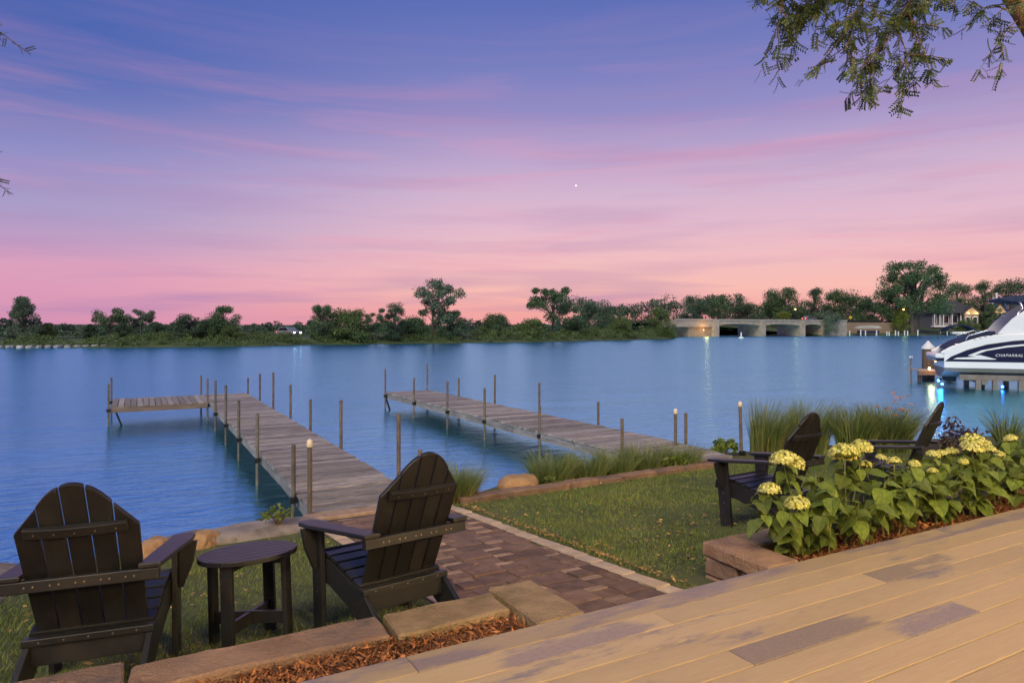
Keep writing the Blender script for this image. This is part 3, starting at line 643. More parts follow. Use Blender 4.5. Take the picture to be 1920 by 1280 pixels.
for k, (x, y, hh, nn, lb) in enumerate([(4.72, 7.55, .44, 1300, 'soft green grass clump right of the tan boulder'), (5.25, 7.55, .42, 1200, 'second soft green grass clump from the tan boulder'), (5.8, 7.62, .40, 1100, 'third soft green grass clump from the tan boulder, in the shore bed'), (6.35, 7.68, .44, 1100, 'soft green grass clump just left of the second dock'), (6.9, 7.52, .40, 1000, 'taller green grass clump in front of the second dock, beside its capped post')]):
    blades('grass_clump', lb, x, y, zl(y), int(nn*.6), hh*1.05, .27, .75, 20+k, dry=.12, wind=(.05, .05), group=G1)
blades('reed_clump', 'tall feathery reeds just right of the leaning capped post', 8.98, 7.75, zl(7.75), 1000, .92, .27, .34, 31, wind=(.26, -.05), wdt=.0045, dry=.35, group=G1)
blades('reed_clump', 'tall feathery reeds behind the lawn chair with its back to the deck', 9.45, 7.35, zl(7.3), 850, .92, .28, .34, 32, wind=(.3, -.05), wdt=.0045, dry=.15, group=G1)
blades('daylily_clump', 'arching dark green daylily leaves left of the orange blooms', 9.75, 6.75, zl(6.7), 800, .78, .25, .55, 33, wdt=.008, wind=(.12, 0), group=G1)
dl = blades('daylily_clump', 'arching daylily clump with orange flowers behind the two lawn chairs', 10.25, 6.55, zl(6.5), 1000, .80, .32, .6, 34, wdt=.008, wind=(.12, 0), group=G1)
for k in range(16):
    a = rnd.uniform(0, 6.28); r_ = rnd.uniform(.1, .5); hx, hy, hz = math.cos(a)*r_+.18, math.sin(a)*r_*.6, rnd.uniform(.55, .86); mb = MB()
    for q in range(6):
        b = q*1.047; mb.add([(0, 0, 0), (math.cos(b-.25)*.028, math.sin(b-.25)*.028, .03), (math.cos(b)*.055, math.sin(b)*.055, .03), (math.cos(b+.25)*.028, math.sin(b+.25)*.028, .03)], [(0, 1, 2, 3)])
    mb.build('flower', 'lily_orange', dl, loc=(hx, hy, hz), rot=(rnd.uniform(-.7, .7), rnd.uniform(-.7, .7), 0))
def leafbush(name, label, x, y, z, rx, ry, h_, n, ls, mat, seed, cat='shrub', up=.3, stems=9):
    rg = np.random.default_rng(seed); t = thing(name, label, cat, (x, y, z)); d = randdirs(rg, n); d[:, 2] = np.abs(d[:, 2])*1.0
    k = rg.uniform(.35, 1, n)**.6*(1+.25*np.sin(d[:, 0]*5+seed)*np.cos(d[:, 1]*4)); P = np.c_[d[:, 0]*rx*k, d[:, 1]*ry*k, .06+d[:, 2]*h_*k]
    A = randdirs(rg, n)*(ls*rg.uniform(.6, 1.2, n))[:, None]; C = randdirs(rg, n); B = np.cross(A, C); B = B/np.maximum(np.linalg.norm(B, axis=1), 1e-6)[:, None]*(ls*.5*rg.uniform(.6, 1.2, n))[:, None]
    link('foliage', npmesh('foliage', *quads(P, A, B), mat), t); mb = MB()
    for q in range(stems):
        a = rnd.uniform(0, 6.28); mb.tube([(0, 0, -.02), (math.cos(a)*rx*.3, math.sin(a)*ry*.3, h_*.4), (math.cos(a)*rx*.7, math.sin(a)*ry*.7, h_*.85)], [.008, .006, .003], 5)
    mb.build('stems', 'bark', t); return t
leafbush('purple_shrub', 'dark purple leaved shrub right of the side-view chair', 8.9, 4.75, zl(4.75), .36, .30, .52, 900, .032, 'purple_leaf', 41)
leafbush('low_plant', 'low broad-leaved plant at the lawn edge beside the second dock end', 8.55, 8.25, .33, .30, .2, .2, 260, .05, 'hyd_leaf', 42)
leafbush('low_plant', 'low leafy plant at the foot of the taller grass by the second dock', 6.75, 7.38, zl(7.4)+.02, .28, .15, .14, 220, .045, 'hyd_leaf', 43)
leafbush('low_plant', 'small yellow-green plant beside the tan boulder', 4.5, 7.2, zl(7.2)+.02, .13, .1, .1, 90, .03, 'hyd_leaf', 44)
blades('weed', 'spiky upright weed right of the purple shrub', 10.0, 4.75, zl(4.75), 160, .72, .1, .45, 45, wdt=.009, wind=(0, 0))
leafbush('low_plant', 'leafy plant by the shore slab left of the dock foot', 1.15, 6.72, .56, .16, .10, .12, 120, .03, 'hyd_leaf', 46)

# hydrangeas
prof = [(0, .03), (.05, .22), (.15, .37), (.30, .45), (.45, .44), (.60, .37), (.75, .26), (.90, .11), (1.0, .0)]
def leaf_mesh(k):
    rr = random.Random(k); vs = []; fs = []; fold = rr.uniform(.12, .42); droop = rr.uniform(.15, .55); skew = rr.uniform(-.08, .08); w1 = rr.uniform(.03, .06)
    for i, (u, hw) in enumerate(prof):
        dz = -droop*u*u; cx = skew*u*u
        for q in (-1, -.5, 0, .5, 1):
            wv = w1*math.sin(i*1.9+k)*abs(q) if abs(q) > .4 else 0
            vs.append((cx+q*hw*(1+rr.uniform(-.06, .06)*(abs(q) == 1)), u+rr.uniform(-.012, .012)*(abs(q) == 1), dz+abs(q)*hw*fold-.25*hw*q*q*fold+wv*hw*2))
    for i in range(len(prof)-1):
        for q in range(4): a = i*5+q; fs.append((a, a+1, a+6, a+5))
    return MB().add(vs, fs).mesh('leaf', 'hyd_leaf', smooth=True)
leafs = [leaf_mesh(k) for k in range(6)]
def flower_mesh(seed, r):
    rg = np.random.default_rng(seed); n = 260; d = randdirs(rg, n); d[:, 2] = np.abs(d[:, 2])*.9-.12; d /= np.linalg.norm(d, axis=1)[:, None]
    P = d*np.array([r, r, r*.78])*(1+rg.uniform(-.08, .1, n))[:, None]; T = np.cross(d, randdirs(rg, n)); T /= np.linalg.norm(T, axis=1)[:, None]; Bt = np.cross(d, T)
    s_ = r*.13*rg.uniform(.7, 1.25, n)[:, None]; tl = d*s_*rg.uniform(-.6, .6, n)[:, None]
    return npmesh('flower_head', *quads(P, T*s_+tl, Bt*s_-tl), 'hyd_flower')
fme = [flower_mesh(k, .074) for k in range(3)]
core = MB().lathe([(.01, -.012), (.05, -.008), (.064, .01), (.05, .03), (.02, .042)], 12).mesh('flower_core', 'hyd_core', True)
def hydrangea(label, cx, cy, z, stems, seed):
    rr = random.Random(seed); t = thing('hydrangea', label, 'shrub', (cx, cy, z), group='hydrangeas along the deck')
    for (tx, ty, tz, fl) in stems:
        bx, by = rr.uniform(-.07, .07)+tx*.25, rr.uniform(-.05, .05)+ty*.2
        pts = [Vector((bx, by, -.03)), Vector((bx*.7+tx*.3, by*.7+ty*.3, tz*.45)), Vector((tx*.85+bx*.15, ty*.85, tz*.8)), Vector((tx, ty, tz))]
        MB().tube(pts, [.006, .005, .004, .0032], 6).build('stem', 'hyd_stem', t)
        ph = rr.uniform(0, 3.14)
        for q, u in enumerate((.22, .36, .50, .64, .78, .92)):
            seg = min(2, int(u*3)); f_ = u*3-seg; p = pts[seg].lerp(pts[seg+1], f_)
            for s_ in (0, math.pi):
                if rr.random() < .12: continue
                sz = rr.uniform(.06, .155)*(1.0 if u < .85 else .75); o = link('leaf', rr.choice(leafs), t)
                o.rotation_mode = 'XYZ'; o.scale = (sz*rr.uniform(.85, 1.1), sz, sz); yaw = ph+q*1.57+s_+rr.uniform(-.45, .45)
                o.rotation_euler = (rr.uniform(-.75, .25), rr.uniform(-.35, .35), yaw); o.location = p+Vector((-math.sin(yaw), math.cos(yaw), 0))*.012
        if fl:
            o = link('flower_head', fme[rr.randrange(3)], t, 0, (tx, ty, tz), (rr.uniform(-.3, .3), rr.uniform(-.3, .3), rr.uniform(0, 6))); o.scale = (fl,)*3
            link('flower_core', core, o)
hy = [(3.60, [(-.33, .10, .40, 0), (-.30, -.06, .33, 0), (-.38, .02, .30, 0), (-.10, .10, .56, 1.05), (-.27, .06, .40, .85), (.0, .12, .53, 1.0), (-.20, -.08, .34, .9), (.12, -.1, .40, 0), (.2, .1, .45, 0), (-.05, -.14, .28, 0), (.15, .0, .3, 0)], 'hydrangea with yellow-green flower heads at the planter corner'),
      (4.02, [(-.10, -.02, .58, 1.15), (-.02, .06, .55, 1.1), (.13, .02, .60, .85), (-.18, .12, .42, 0), (.2, -.1, .40, 0), (.05, -.15, .34, 0), (.25, .1, .46, .55), (-.15, -.15, .3, 0)], 'hydrangea with the largest pale flower heads, second from the planter corner'),
      (4.46, [(0, 0, .48, .6), (-.15, .1, .46, .5), (.15, -.05, .46, .5), (.05, .12, .48, .5), (-.1, -.14, .34, 0), (.2, .12, .42, 0), (.0, -.12, .38, 0)], 'leafy hydrangea with few small heads in the middle of the planter'),
      (4.95, [(0, .02, .48, .6), (-.18, -.08, .40, .45), (.15, .05, .47, .55), (.1, -.14, .36, 0), (-.08, .12, .44, 0), (.25, -.05, .42, .45), (-.2, .08, .4, 0)], 'leafy hydrangea left of the far right flower heads'),
      (5.42, [(-.06, -.03, .50, 1.0), (.06, .03, .53, 1.05), (.16, -.04, .47, .6), (-.2, .1, .42, 0), (-.15, -.12, .36, 0), (.2, .1, .44, .5), (.05, -.15, .36, 0), (-.1, .1, .45, .7)], 'hydrangea with a cluster of flower heads near the right edge'),
      (5.95, [(.0, .0, .52, .6), (-.15, .1, .48, .5), (.15, -.08, .50, .5), (.1, .1, .52, 0), (-.1, -.12, .38, 0), (.25, .0, .44, 0), (-.2, -.02, .42, .5)], 'leafy hydrangea at the right edge of the picture'),
      (6.5, [(.0, .0, .55, .6), (-.15, .1, .50, 0), (.15, -.08, .5, 0), (.1, .1, .55, 0), (-.1, -.12, .4, 0), (.2, .05, .5, 0)], 'tall leafy hydrangea at the far right end of the planter')]
for k, (x, st, lb) in enumerate(hy): hydrangea(lb, x, 2.80, 1.03, st, 50+k)

# ================================================================== OVERHANGING LOCUST TREES
fr = []; nl = 6
for i in range(nl):
    u = .02+.13*i/nl
    for s_ in (-1, 1): fr.append(((s_*.016, u, 0), (s_*.018, .008, -.004), (.0, .0115, 0)))
def locust(name, label, trunk, rads, twigs, seed, nfr, fs=1.):
    rg = np.random.default_rng(seed); t = thing(name, label, 'tree', trunk[0]); o0 = Vector(trunk[0])
    MB().tube([Vector(p)-o0 for p in trunk], rads, 12).build('trunk', 'bark', t, smooth=True)
    Vs = []; mb = MB()
    for pts, r_, dens in twigs:
        pts = [Vector(p) for p in pts]; mb.tube([p-o0 for p in pts], [r_*(1-.75*i/(len(pts)-1)) for i in range(len(pts))], 6)
        tot = sum((b-a).length for a, b in zip(pts, pts[1:]))
        side = []
        for q in range(max(2, int(tot*13*dens))):
            u = rg.uniform(.12, 1)*(len(pts)-1); k = min(int(u), len(pts)-2); p = pts[k].lerp(pts[k+1], u-k); dr = (pts[k+1]-pts[k]).normalized()
            sd = (dr*rg.uniform(.2, .9)+Vector(rg.normal(0, .6, 3))+Vector((0, 0, -.35))).normalized(); ln = rg.uniform(.12, .34)
            e = p+sd*ln+Vector((0, 0, -.25*ln)); mb.tube([p-o0, p.lerp(e, .5)+Vector((0, 0, .01))-o0, e-o0], [.0045, .003, .0015], 4, False); side.append((p, e))
        for p, e in side:
            for z in range(nfr):
                b = p.lerp(e, rg.uniform(.1, 1.05)); d = Vector(rg.normal(0, 1, 3))+Vector((0, 0, -.6))+(e-p).normalized()*.8; d.normalize()
                nn = d.cross(Vector(rg.normal(0, 1, 3))).normalized(); sx = d.cross(nn); sc = rg.uniform(.45, .85)*fs
                for (cx, cy, cz), (ax, ay, az_), (bx, by, bz) in fr:
                    c = b-o0+(sx*cx+d*cy-nn*cy*cy*2)*sc; A = (sx*ax+d*ay+nn*az_)*sc; B = d*by*sc*1.0
                    Vs += [c-A*.9, c-B, c+A*.9, c+B]
    mb.build('branches', 'bark', t)
    V = np.array([tuple(v) for v in Vs]); link('crown', npmesh('crown', V, np.arange(len(V)).reshape(-1, 4), 'locust_leaf'), t)
locust('locust_tree', 'locust tree reaching in at the top right, hanging feathery leaves', [(9.2, 3.2, .7), (8.8, 3.1, 2.0), (7.7, 2.85, 3.6), (6.35, 2.66, 4.45), (5.86, 2.74, 4.95), (5.5, 2.8, 5.6)], [.17, .14, .10, .075, .07, .05],
       [([(5.76, 2.76, 5.09), (5.45, 2.85, 5.29), (5.05, 2.97, 5.09), (4.95, 3.0, 4.74), (4.80, 3.07, 4.51), (4.62, 3.15, 4.31)], .022, 1.5),
        ([(5.05, 2.97, 5.09), (4.75, 3.1, 4.99), (4.6, 3.18, 4.69), (4.55, 3.22, 4.44)], .014, 1.5),
        ([(5.3, 2.9, 5.24), (4.7, 3.15, 5.19), (4.4, 3.3, 4.94), (4.22, 3.4, 4.64)], .014, 1.7),
        ([(4.7, 3.15, 5.19), (4.3, 3.4, 5.04), (4.15, 3.45, 4.84), (4.12, 3.46, 4.59)], .01, 1.5),
        ([(4.95, 3.0, 4.74), (5.0, 2.97, 4.59), (5.05, 2.94, 4.45), (5.08, 2.93, 4.34)], .008, 1.5),
        ([(4.88, 3.03, 4.59), (4.95, 3.0, 4.41), (4.93, 3.01, 4.25)], .006, 1.5),
        ([(5.05, 2.97, 5.09), (5.2, 2.9, 4.94), (5.28, 2.86, 4.79)], .008, 1.4),
        ([(5.9, 2.76, 4.84), (5.72, 2.8, 4.87), (5.6, 2.84, 4.83)], .008, 1.3),
        ([(5.95, 2.74, 4.79), (5.86, 2.78, 4.71), (5.80, 2.8, 4.61)], .006, 1.2)], 4, 12)
locust('locust_tree', 'locust tree off the left edge, only leaf sprays at the picture border', [(-4.2, 6.0, .3), (-4.0, 6.0, 3.0), (-3.2, 5.9, 5.5)], [.2, .16, .1],
       [([(-3.6, 5.95, 4.6), (-2.0, 5.7, 4.75), (-1.1, 5.5, 4.5), (-.88, 5.52, 4.38)], .03, .7),
        ([(-3.9, 6.0, 3.2), (-2.2, 5.8, 3.7), (-1.12, 5.55, 3.55), (-.90, 5.53, 3.40)], .03, .7)], 9, 10, .62)

# ================================================================== BOAT ON ITS LIFT  (local x = along the boat to the bow, y = away from the camera)
SX = 1/42.67; bz = lambda zy: 4.228-.004394*zy; bx_ = lambda zx: (zx-440)*.004394
BO = (29.2, 17.53, 0); BR = (0, 0, R(-52))
boat = thing('cabin_boat', 'white and navy cabin cruiser with a navy canopy, raised on a boat lift', 'boat', BO, BR)
def hull_strip(name, mat, lo, hi, off=0., xs=(1.0, 1.6, 2.4, 3.4, 4.4, 5.4, 6.4, 7.4, 8.3, 9.0)):
    mb = MB(); vs = []; fs = []
    for i, x in enumerate(xs):
        bm_ = 1.25 if x < 5.4 else 1.25*math.sqrt(max(0, 1-((x-5.4)/3.65)**2)); rise = max(0, (x-5)/4)**2
        for s_ in (-1, 1): vs += [(x, s_*(bm_*(lo[1] if len(lo) > 1 else 1)+off), lo[0]+rise*.35), (x, s_*(bm_*(hi[1] if len(hi) > 1 else 1)+off), hi[0]+rise*.35)]
    for i in range(len(xs)-1):
        a = i*4; fs += [(a, a+4, a+5, a+1), (a+2, a+3, a+7, a+6)]
    fs += [(0, 1, 3, 2)]
    return mb.add(vs, fs).build(name, mat, boat, smooth=False)
hull_strip('hull_bottom', 'hull_bottom', (.45, .25), (.70, .93)); hull_strip('hull_chine', 'hull_bottom', (.70, .93), (.855, 1.0)); hull_strip('hull_side', 'gelcoat', (.857, 1.0), (1.44, 1.0))
S2 = [(.88, 1.44), (.88, 1.50), (1.23, 1.72), (1.76, 1.94), (2.28, 2.12), (2.72, 2.2), (4.16, 2.295), (5.4, 2.33), (5.4, 1.43), (1.0, 1.43)]
for s_ in (-1, 1): MB().prism(S2, (0, s_*1.25, 0), (1, 0, 0), (0, 0, 1), (0, -s_, 0), .12).build('topside', 'gelcoat', boat, bevel=.03)
hull_strip('bow_topside', 'gelcoat', (1.44, 1.0), (2.2, 1.0), 0., (5.41, 6.4, 7.4, 8.3, 9.0)); MB().box(2.9, 8.2, -1.0, 1.0, 1.9, 2.02).build('cockpit_deck', 'gelcoat', boat)
MB().prism([(.72, 0), (1.0, 0), (1.3, .06), (1.3, .17), (1.0, .17), (.72, .17), (.69, .08)], (0, -1.2, 1.25), (1, 0, 0), (0, 0, 1), (0, 1, 0), 2.4).build('swim_platform', 'gelcoat', boat, bevel=.03)
MB().prism([(.74, -.14), (1.2, -.14), (1.3, -.0), (.72, -.0)], (0, -1.19, 1.25), (1, 0, 0), (0, 0, 1), (0, 1, 0), 2.38).build('platform_skirt', 'navy', boat, bevel=.01)
def decal(name, mat, poly, off, s_=-1): MB().prism(poly, (0, s_*(1.25+off), 0), (1, 0, 0), (0, 0, 1), (0, -s_, 0), .006).build(name, mat, boat)
for s_ in (-1, 1):
    decal('navy_band', 'navy', [(1.02, 1.11), (5.4, 1.11), (5.4, 2.07), (4.16, 2.03), (3.34, 1.965), (2.46, 1.81), (1.8, 1.59), (1.23, 1.306)], .006, s_)
    decal('white_swoosh', 'gelcoat', [(1.45, 1.27), (1.8, 1.29), (2.15, 1.30), (2.75, 1.235), (2.70, 1.21), (1.3, 1.21), (1.38, 1.24)], .010, s_)
    decal('white_swoosh', 'gelcoat', [(1.80, 1.36), (2.05, 1.38), (2.45, 1.56), (3.12, 1.70), (4.16, 1.83), (5.4, 1.90), (5.4, 1.945), (4.16, 1.89), (3.12, 1.77), (2.28, 1.58)], .010, s_)
    decal('white_swoosh', 'gelcoat', [(2.05, 1.38), (2.25, 1.38), (2.78, 1.225), (2.70, 1.212), (2.12, 1.30), (1.82, 1.33)], .014, s_)
cu = bpy.data.curves.new('lettering', 'FONT'); cu.body = 'CHAPARRAL'; cu.size = .15; cu.shear = .35; cu.extrude = .003; cu.space_character = 1.12
tmp = bpy.data.objects.new('tmp', cu); COL.objects.link(tmp); dg = bpy.context.evaluated_depsgraph_get(); lme = bpy.data.meshes.new_from_object(tmp.evaluated_get(dg)); bpy.data.objects.remove(tmp)
lme.materials.clear(); lme.materials.append(M['white_paint']); lo_ = link('lettering', lme, boat, 0, (2.72, -1.268, 1.335), (R(90), 0, 0)); lo_['label'] = 'slanted silver-white lettering on the navy hull side'
MB().prism([(1.14, 1.66), (1.5, 1.92), (2.0, 2.13), (2.5, 2.30), (2.80, 2.36), (2.78, 2.1), (1.2, 1.6)], (0, -1.05, 0), (1, 0, 0), (0, 0, 1), (0, 1, 0), 2.1).build('sun_pad', 'navy_canvas', boat, bevel=.04)
AR = [(2.81, 2.22), (3.05, 2.52), (3.3, 2.82), (3.73, 3.17), (4.16, 3.44), (4.7, 3.66), (5.3, 3.72), (5.5, 3.62), (4.75, 3.46), (4.2, 3.12), (3.86, 2.80), (3.78, 2.56), (3.86, 2.34), (5.4, 2.34), (5.4, 2.25)]
for s_ in (-1, 1):
    MB().prism(AR, (0, s_*1.2, 0), (1, 0, 0), (0, 0, 1), (0, -s_, 0), .10).build('arch', 'gelcoat', boat, bevel=.02)
    MB().prism([(3.86, 2.36), (3.80, 2.56), (3.88, 2.79), (4.22, 3.10), (4.78, 3.44), (5.5, 3.55), (6.3, 2.9), (6.8, 2.36)], (0, s_*1.14, 0), (1, 0, 0), (0, 0, 1), (0, -s_, 0), .02).build('side_window', 'boat_glass', boat)
    MB().tube([(3.50, s_*1.0, 3.60), (3.62, s_*1.03, 3.46), (3.66, s_*1.05, 3.25), (3.55, s_*1.07, 3.02), (3.45, s_*1.1, 2.92)], .045, 8).build('canopy_arm', 'chrome', boat, smooth=True)
cp = [(2.95, 3.58), (3.3, 3.52), (3.8, 3.47), (4.6, 3.46), (6.4, 3.50), (6.5, 3.60), (5.6, 3.80), (4.2, 3.83), (3.3, 3.74), (2.92, 3.64)]
MB().prism(cp, (0, -1.12, 0), (1, 0, 0), (0, 0, 1), (0, 1, 0), 2.24).build('canopy', 'navy_canvas', boat, bevel=.03)
for s_ in (-1, 1):
    MB().tube([(1.75, s_*1.16, 1.98), (1.85, s_*1.16, 2.16), (2.45, s_*1.16, 2.36), (2.75, s_*1.16, 2.34)], .018, 6).build('grab_rail', 'chrome', boat, smooth=True)
    MB().box(1.38, 1.56, s_*1.17-.02, s_*1.17+.02, 1.80, 1.83).build('cleat', 'chrome', boat, bevel=.005)
MB().tube([(3.05, 0, 3.7), (3.05, 0, 3.92)], .035, 8).build('antenna', 'gelcoat', boat)
MB().box(1.15, 1.6, -.25, .25, .25, .72).build('outdrive', 'rubber', boat, bevel=.05)
MB().lathe([(.05, 0), (.06, .02), (.04, .1)], 10).build('propeller_hub', 'rubber', boat, loc=(1.1, 0, .3), rot=(0, R(-90), 0))
for k in range(5): MB().box(2.0+k*.18, 2.1+k*.18, -1.262, -1.25, 2.0+.055*k, 2.015+.055*k).build('vent', 'navy', boat)
MB().lathe([(.02, 0), (.025, .005), (.02, .012)], 8).build('stern_light', 'warm_bulb', boat, loc=(.70, -1.2, 1.10), rot=(R(90), 0, 0))
lift = thing('boat_lift', 'steel boat lift with a bunk beam and legs under the cabin cruiser', 'boat lift', BO, BR)
for yy in (-1.0, .9): MB().box(1.55, 8.5, yy-.1, yy+.1, .36, .58).build('bunk_beam', 'lift_steel', lift, bevel=.01)
for xx in (2.18, 2.75, 3.6, 5.6, 7.4):
    for yy in (-1.15, 1.05): MB().box(xx-.09, xx+.09, yy-.09, yy+.09, -1.0, .37).build('leg', 'lift_steel', lift)
for xx in (2.4, 6.5): MB().box(xx-.1, xx+.1, -1.2, 1.2, .2, .36).build('cross_member', 'lift_steel', lift)
for k, (xx, zz) in enumerate(((.85, .30), (.98, .16), (3.05, .12), (4.4, .2))):
    MB().lathe([(.01, -.02), (.045, -.01), (.05, .01), (.02, .03)], 8).build('blue_light', 'blue_led', lift, loc=(xx, -.9, zz), rot=(R(90), 0, 0))
bl = bpy.data.lights.new('blue_light_glow', 'POINT'); bl.energy = 14; bl.color = (.05, .3, 1); bl.shadow_soft_size = .05; bo = bpy.data.objects.new('blue_light_glow', bl); COL.objects.link(bo); bo.parent = lift; bo.location = (.9, -1.05, .3)
def piling(x, y, label):
    t = thing('piling', label, 'piling', (x, y, 0), group='white capped pilings')
    MB().lathe([(.27, -2), (.275, 0), (.265, 1.1), (.262, 1.48)], 16).build('pile', 'pile_wood', t, smooth=True)
    MB().lathe([(.285, 1.47), (.29, 1.52), (.285, 1.56), (.03, 1.86), (.01, 1.88)], 16).build('cap', 'white_paint', t)
piling(33.4, 19.25, 'wooden piling with a white cone cap, left of the cabin cruiser stern'); piling(36.3, 19.8, 'wooden piling with a white cone cap, partly hidden by the boat stern')
wk = thing('lift_walkway', 'short wooden walkway with a lamp between the pilings behind the boat', 'walkway', (31.4, 18.2, 0), (0, 0, R(-YAW)))
for k in range(8): MB().box(.05+.2*k, .23+.2*k, .6, 1.7, .50, .545).build('plank', 'dock_wood', wk)
MB().box(0, 1.65, .58, .62, .30, .50).build('beam', 'dock_beam_x', wk)
for xx in (.1, 1.5): MB().box(xx, xx+.12, .7, .82, -1, .5).build('leg', 'pile_wood', wk)
lm = MB().lathe([(.03, 0), (.05, .03), (.05, .09), (.02, .12)], 10).build('lamp', 'warm_bulb', wk, loc=(.55, .64, .55))
pl = bpy.data.lights.new('walkway_lamp_light', 'POINT'); pl.energy = 16; pl.color = (1, .55, .26); pl.shadow_soft_size = .08; po = bpy.data.objects.new('walkway_lamp_light', pl); COL.objects.link(po); po.parent = wk; po.location = (.55, .45, .72)
sp_ = thing('marker_post', 'thin grey pipe post with a white top standing in the water left of the pilings', 'post', (29.9, 17.98, 0))
MB().tube([(0, 0, -1), (0, 0, 1.22)], .035, 8).build('pipe', 'pipe', sp_); MB().box(-.09, .09, -.03, .03, 1.16, 1.24).build('crossbar', 'white_paint', sp_)

# ================================================================== FAR TREES
LM = {}
def tree(label, style, x, y, z, h, wd, seed, fol, group='trees on the far shore'):
    wd *= 1.0 if style == 'grand' else 1.18; h *= 1.0 if style == 'grand' else 1.04
    rg = np.random.default_rng(seed); t = thing('tree', label, 'tree', (x, y, z), group=group)
    rx = wd/2; K = {'round': 42, 'bush': 26, 'airy': 24, 'column': 46, 'flat': 18, 'willow': 24, 'grand': 60}[style]
    lo, hi = {'round': (.07, .92), 'bush': (.05, .86), 'airy': (.3, .93), 'column': (.08, .95), 'flat': (.5, .9), 'willow': (.08, .88), 'grand': (.24, .93)}[style]
    cs = []
    for k in range(K):
        v = rg.uniform(lo, hi); u = (v-lo)/(hi-lo)
        prof = {'round': math.sin(math.pi*(.30+.60*u))**.7, 'bush': math.cos(u*1.35)**.6, 'airy': .35+.65*math.sin(math.pi*(.2+.6*u)), 'column': (1-u)**.5*.95+.08, 'flat': .75+.25*math.sin(u*3), 'willow': math.sin(math.pi*(.25+.62*u))**.8, 'grand': math.sin(math.pi*(.22+.66*u))**.75}[style]
        a = rg.uniform(0, 6.283); rr_ = math.sqrt(rg.uniform(.08, 1))*rx*prof*.86
        cr = wd*{'round': .15, 'bush': .17, 'airy': .10, 'column': .13, 'flat': .12, 'willow': .15, 'grand': .085}[style]*rg.uniform(.75, 1.3)
        cs.append((math.cos(a)*rr_, math.sin(a)*rr_, v*h, cr))
    mb = MB(); tr = max(.10, h*.022)*(1.6 if style == 'grand' else 1)
    trunks = 3 if style == 'grand' else 1
    for q in range(trunks):
        ox = (q-1)*tr*1.3 if trunks > 1 else 0; mb.tube([(ox, 0, -.5), (ox*1.3, .0, h*.2), (ox*3+rg.normal(0, .02)*wd, 0, h*.45), (ox*5+rg.normal(0, .03)*wd, 0, h*.8)], [tr*1.25, tr, tr*.7, tr*.2], 7)
    for cx, cy, cz, cr in cs[:40]:
        zs = max(h*.16, cz*.62); mb.tube([(0, 0, zs), (cx*.45, cy*.45, (zs+cz)/2+.02*h), (cx, cy, cz)], [tr*.42, tr*.28, tr*.08], 5, False)
    mb.build('trunk', 'bark_grey', t)
    n_per = int({'grand': 420, 'airy': 300}.get(style, 300)); P = []; 
    for cx, cy, cz, cr in cs:
        d = randdirs(rg, n_per); k = rg.uniform(0, 1, n_per)**.45*rg.choice([1, 1, 1, 1.25], n_per); P.append(np.array([cx, cy, cz])+d*np.array([cr, cr, cr*.78])*k[:, None])
    P = np.concatenate(P); P[:, 2] = np.maximum(P[:, 2], .1); n = len(P); ls = {'grand': .0105, 'airy': .0145, 'bush': .017}.get(style, .0155)*wd+.025
    s_ = ls*rg.uniform(.5, 1.2, n)[:, None]; A = randdirs(rg, n); B = np.cross(A, randdirs(rg, n)); B /= np.linalg.norm(B, axis=1)[:, None]
    link('crown', npmesh('crown', *quads(P, A*s_, B*s_*.6), fol), t)
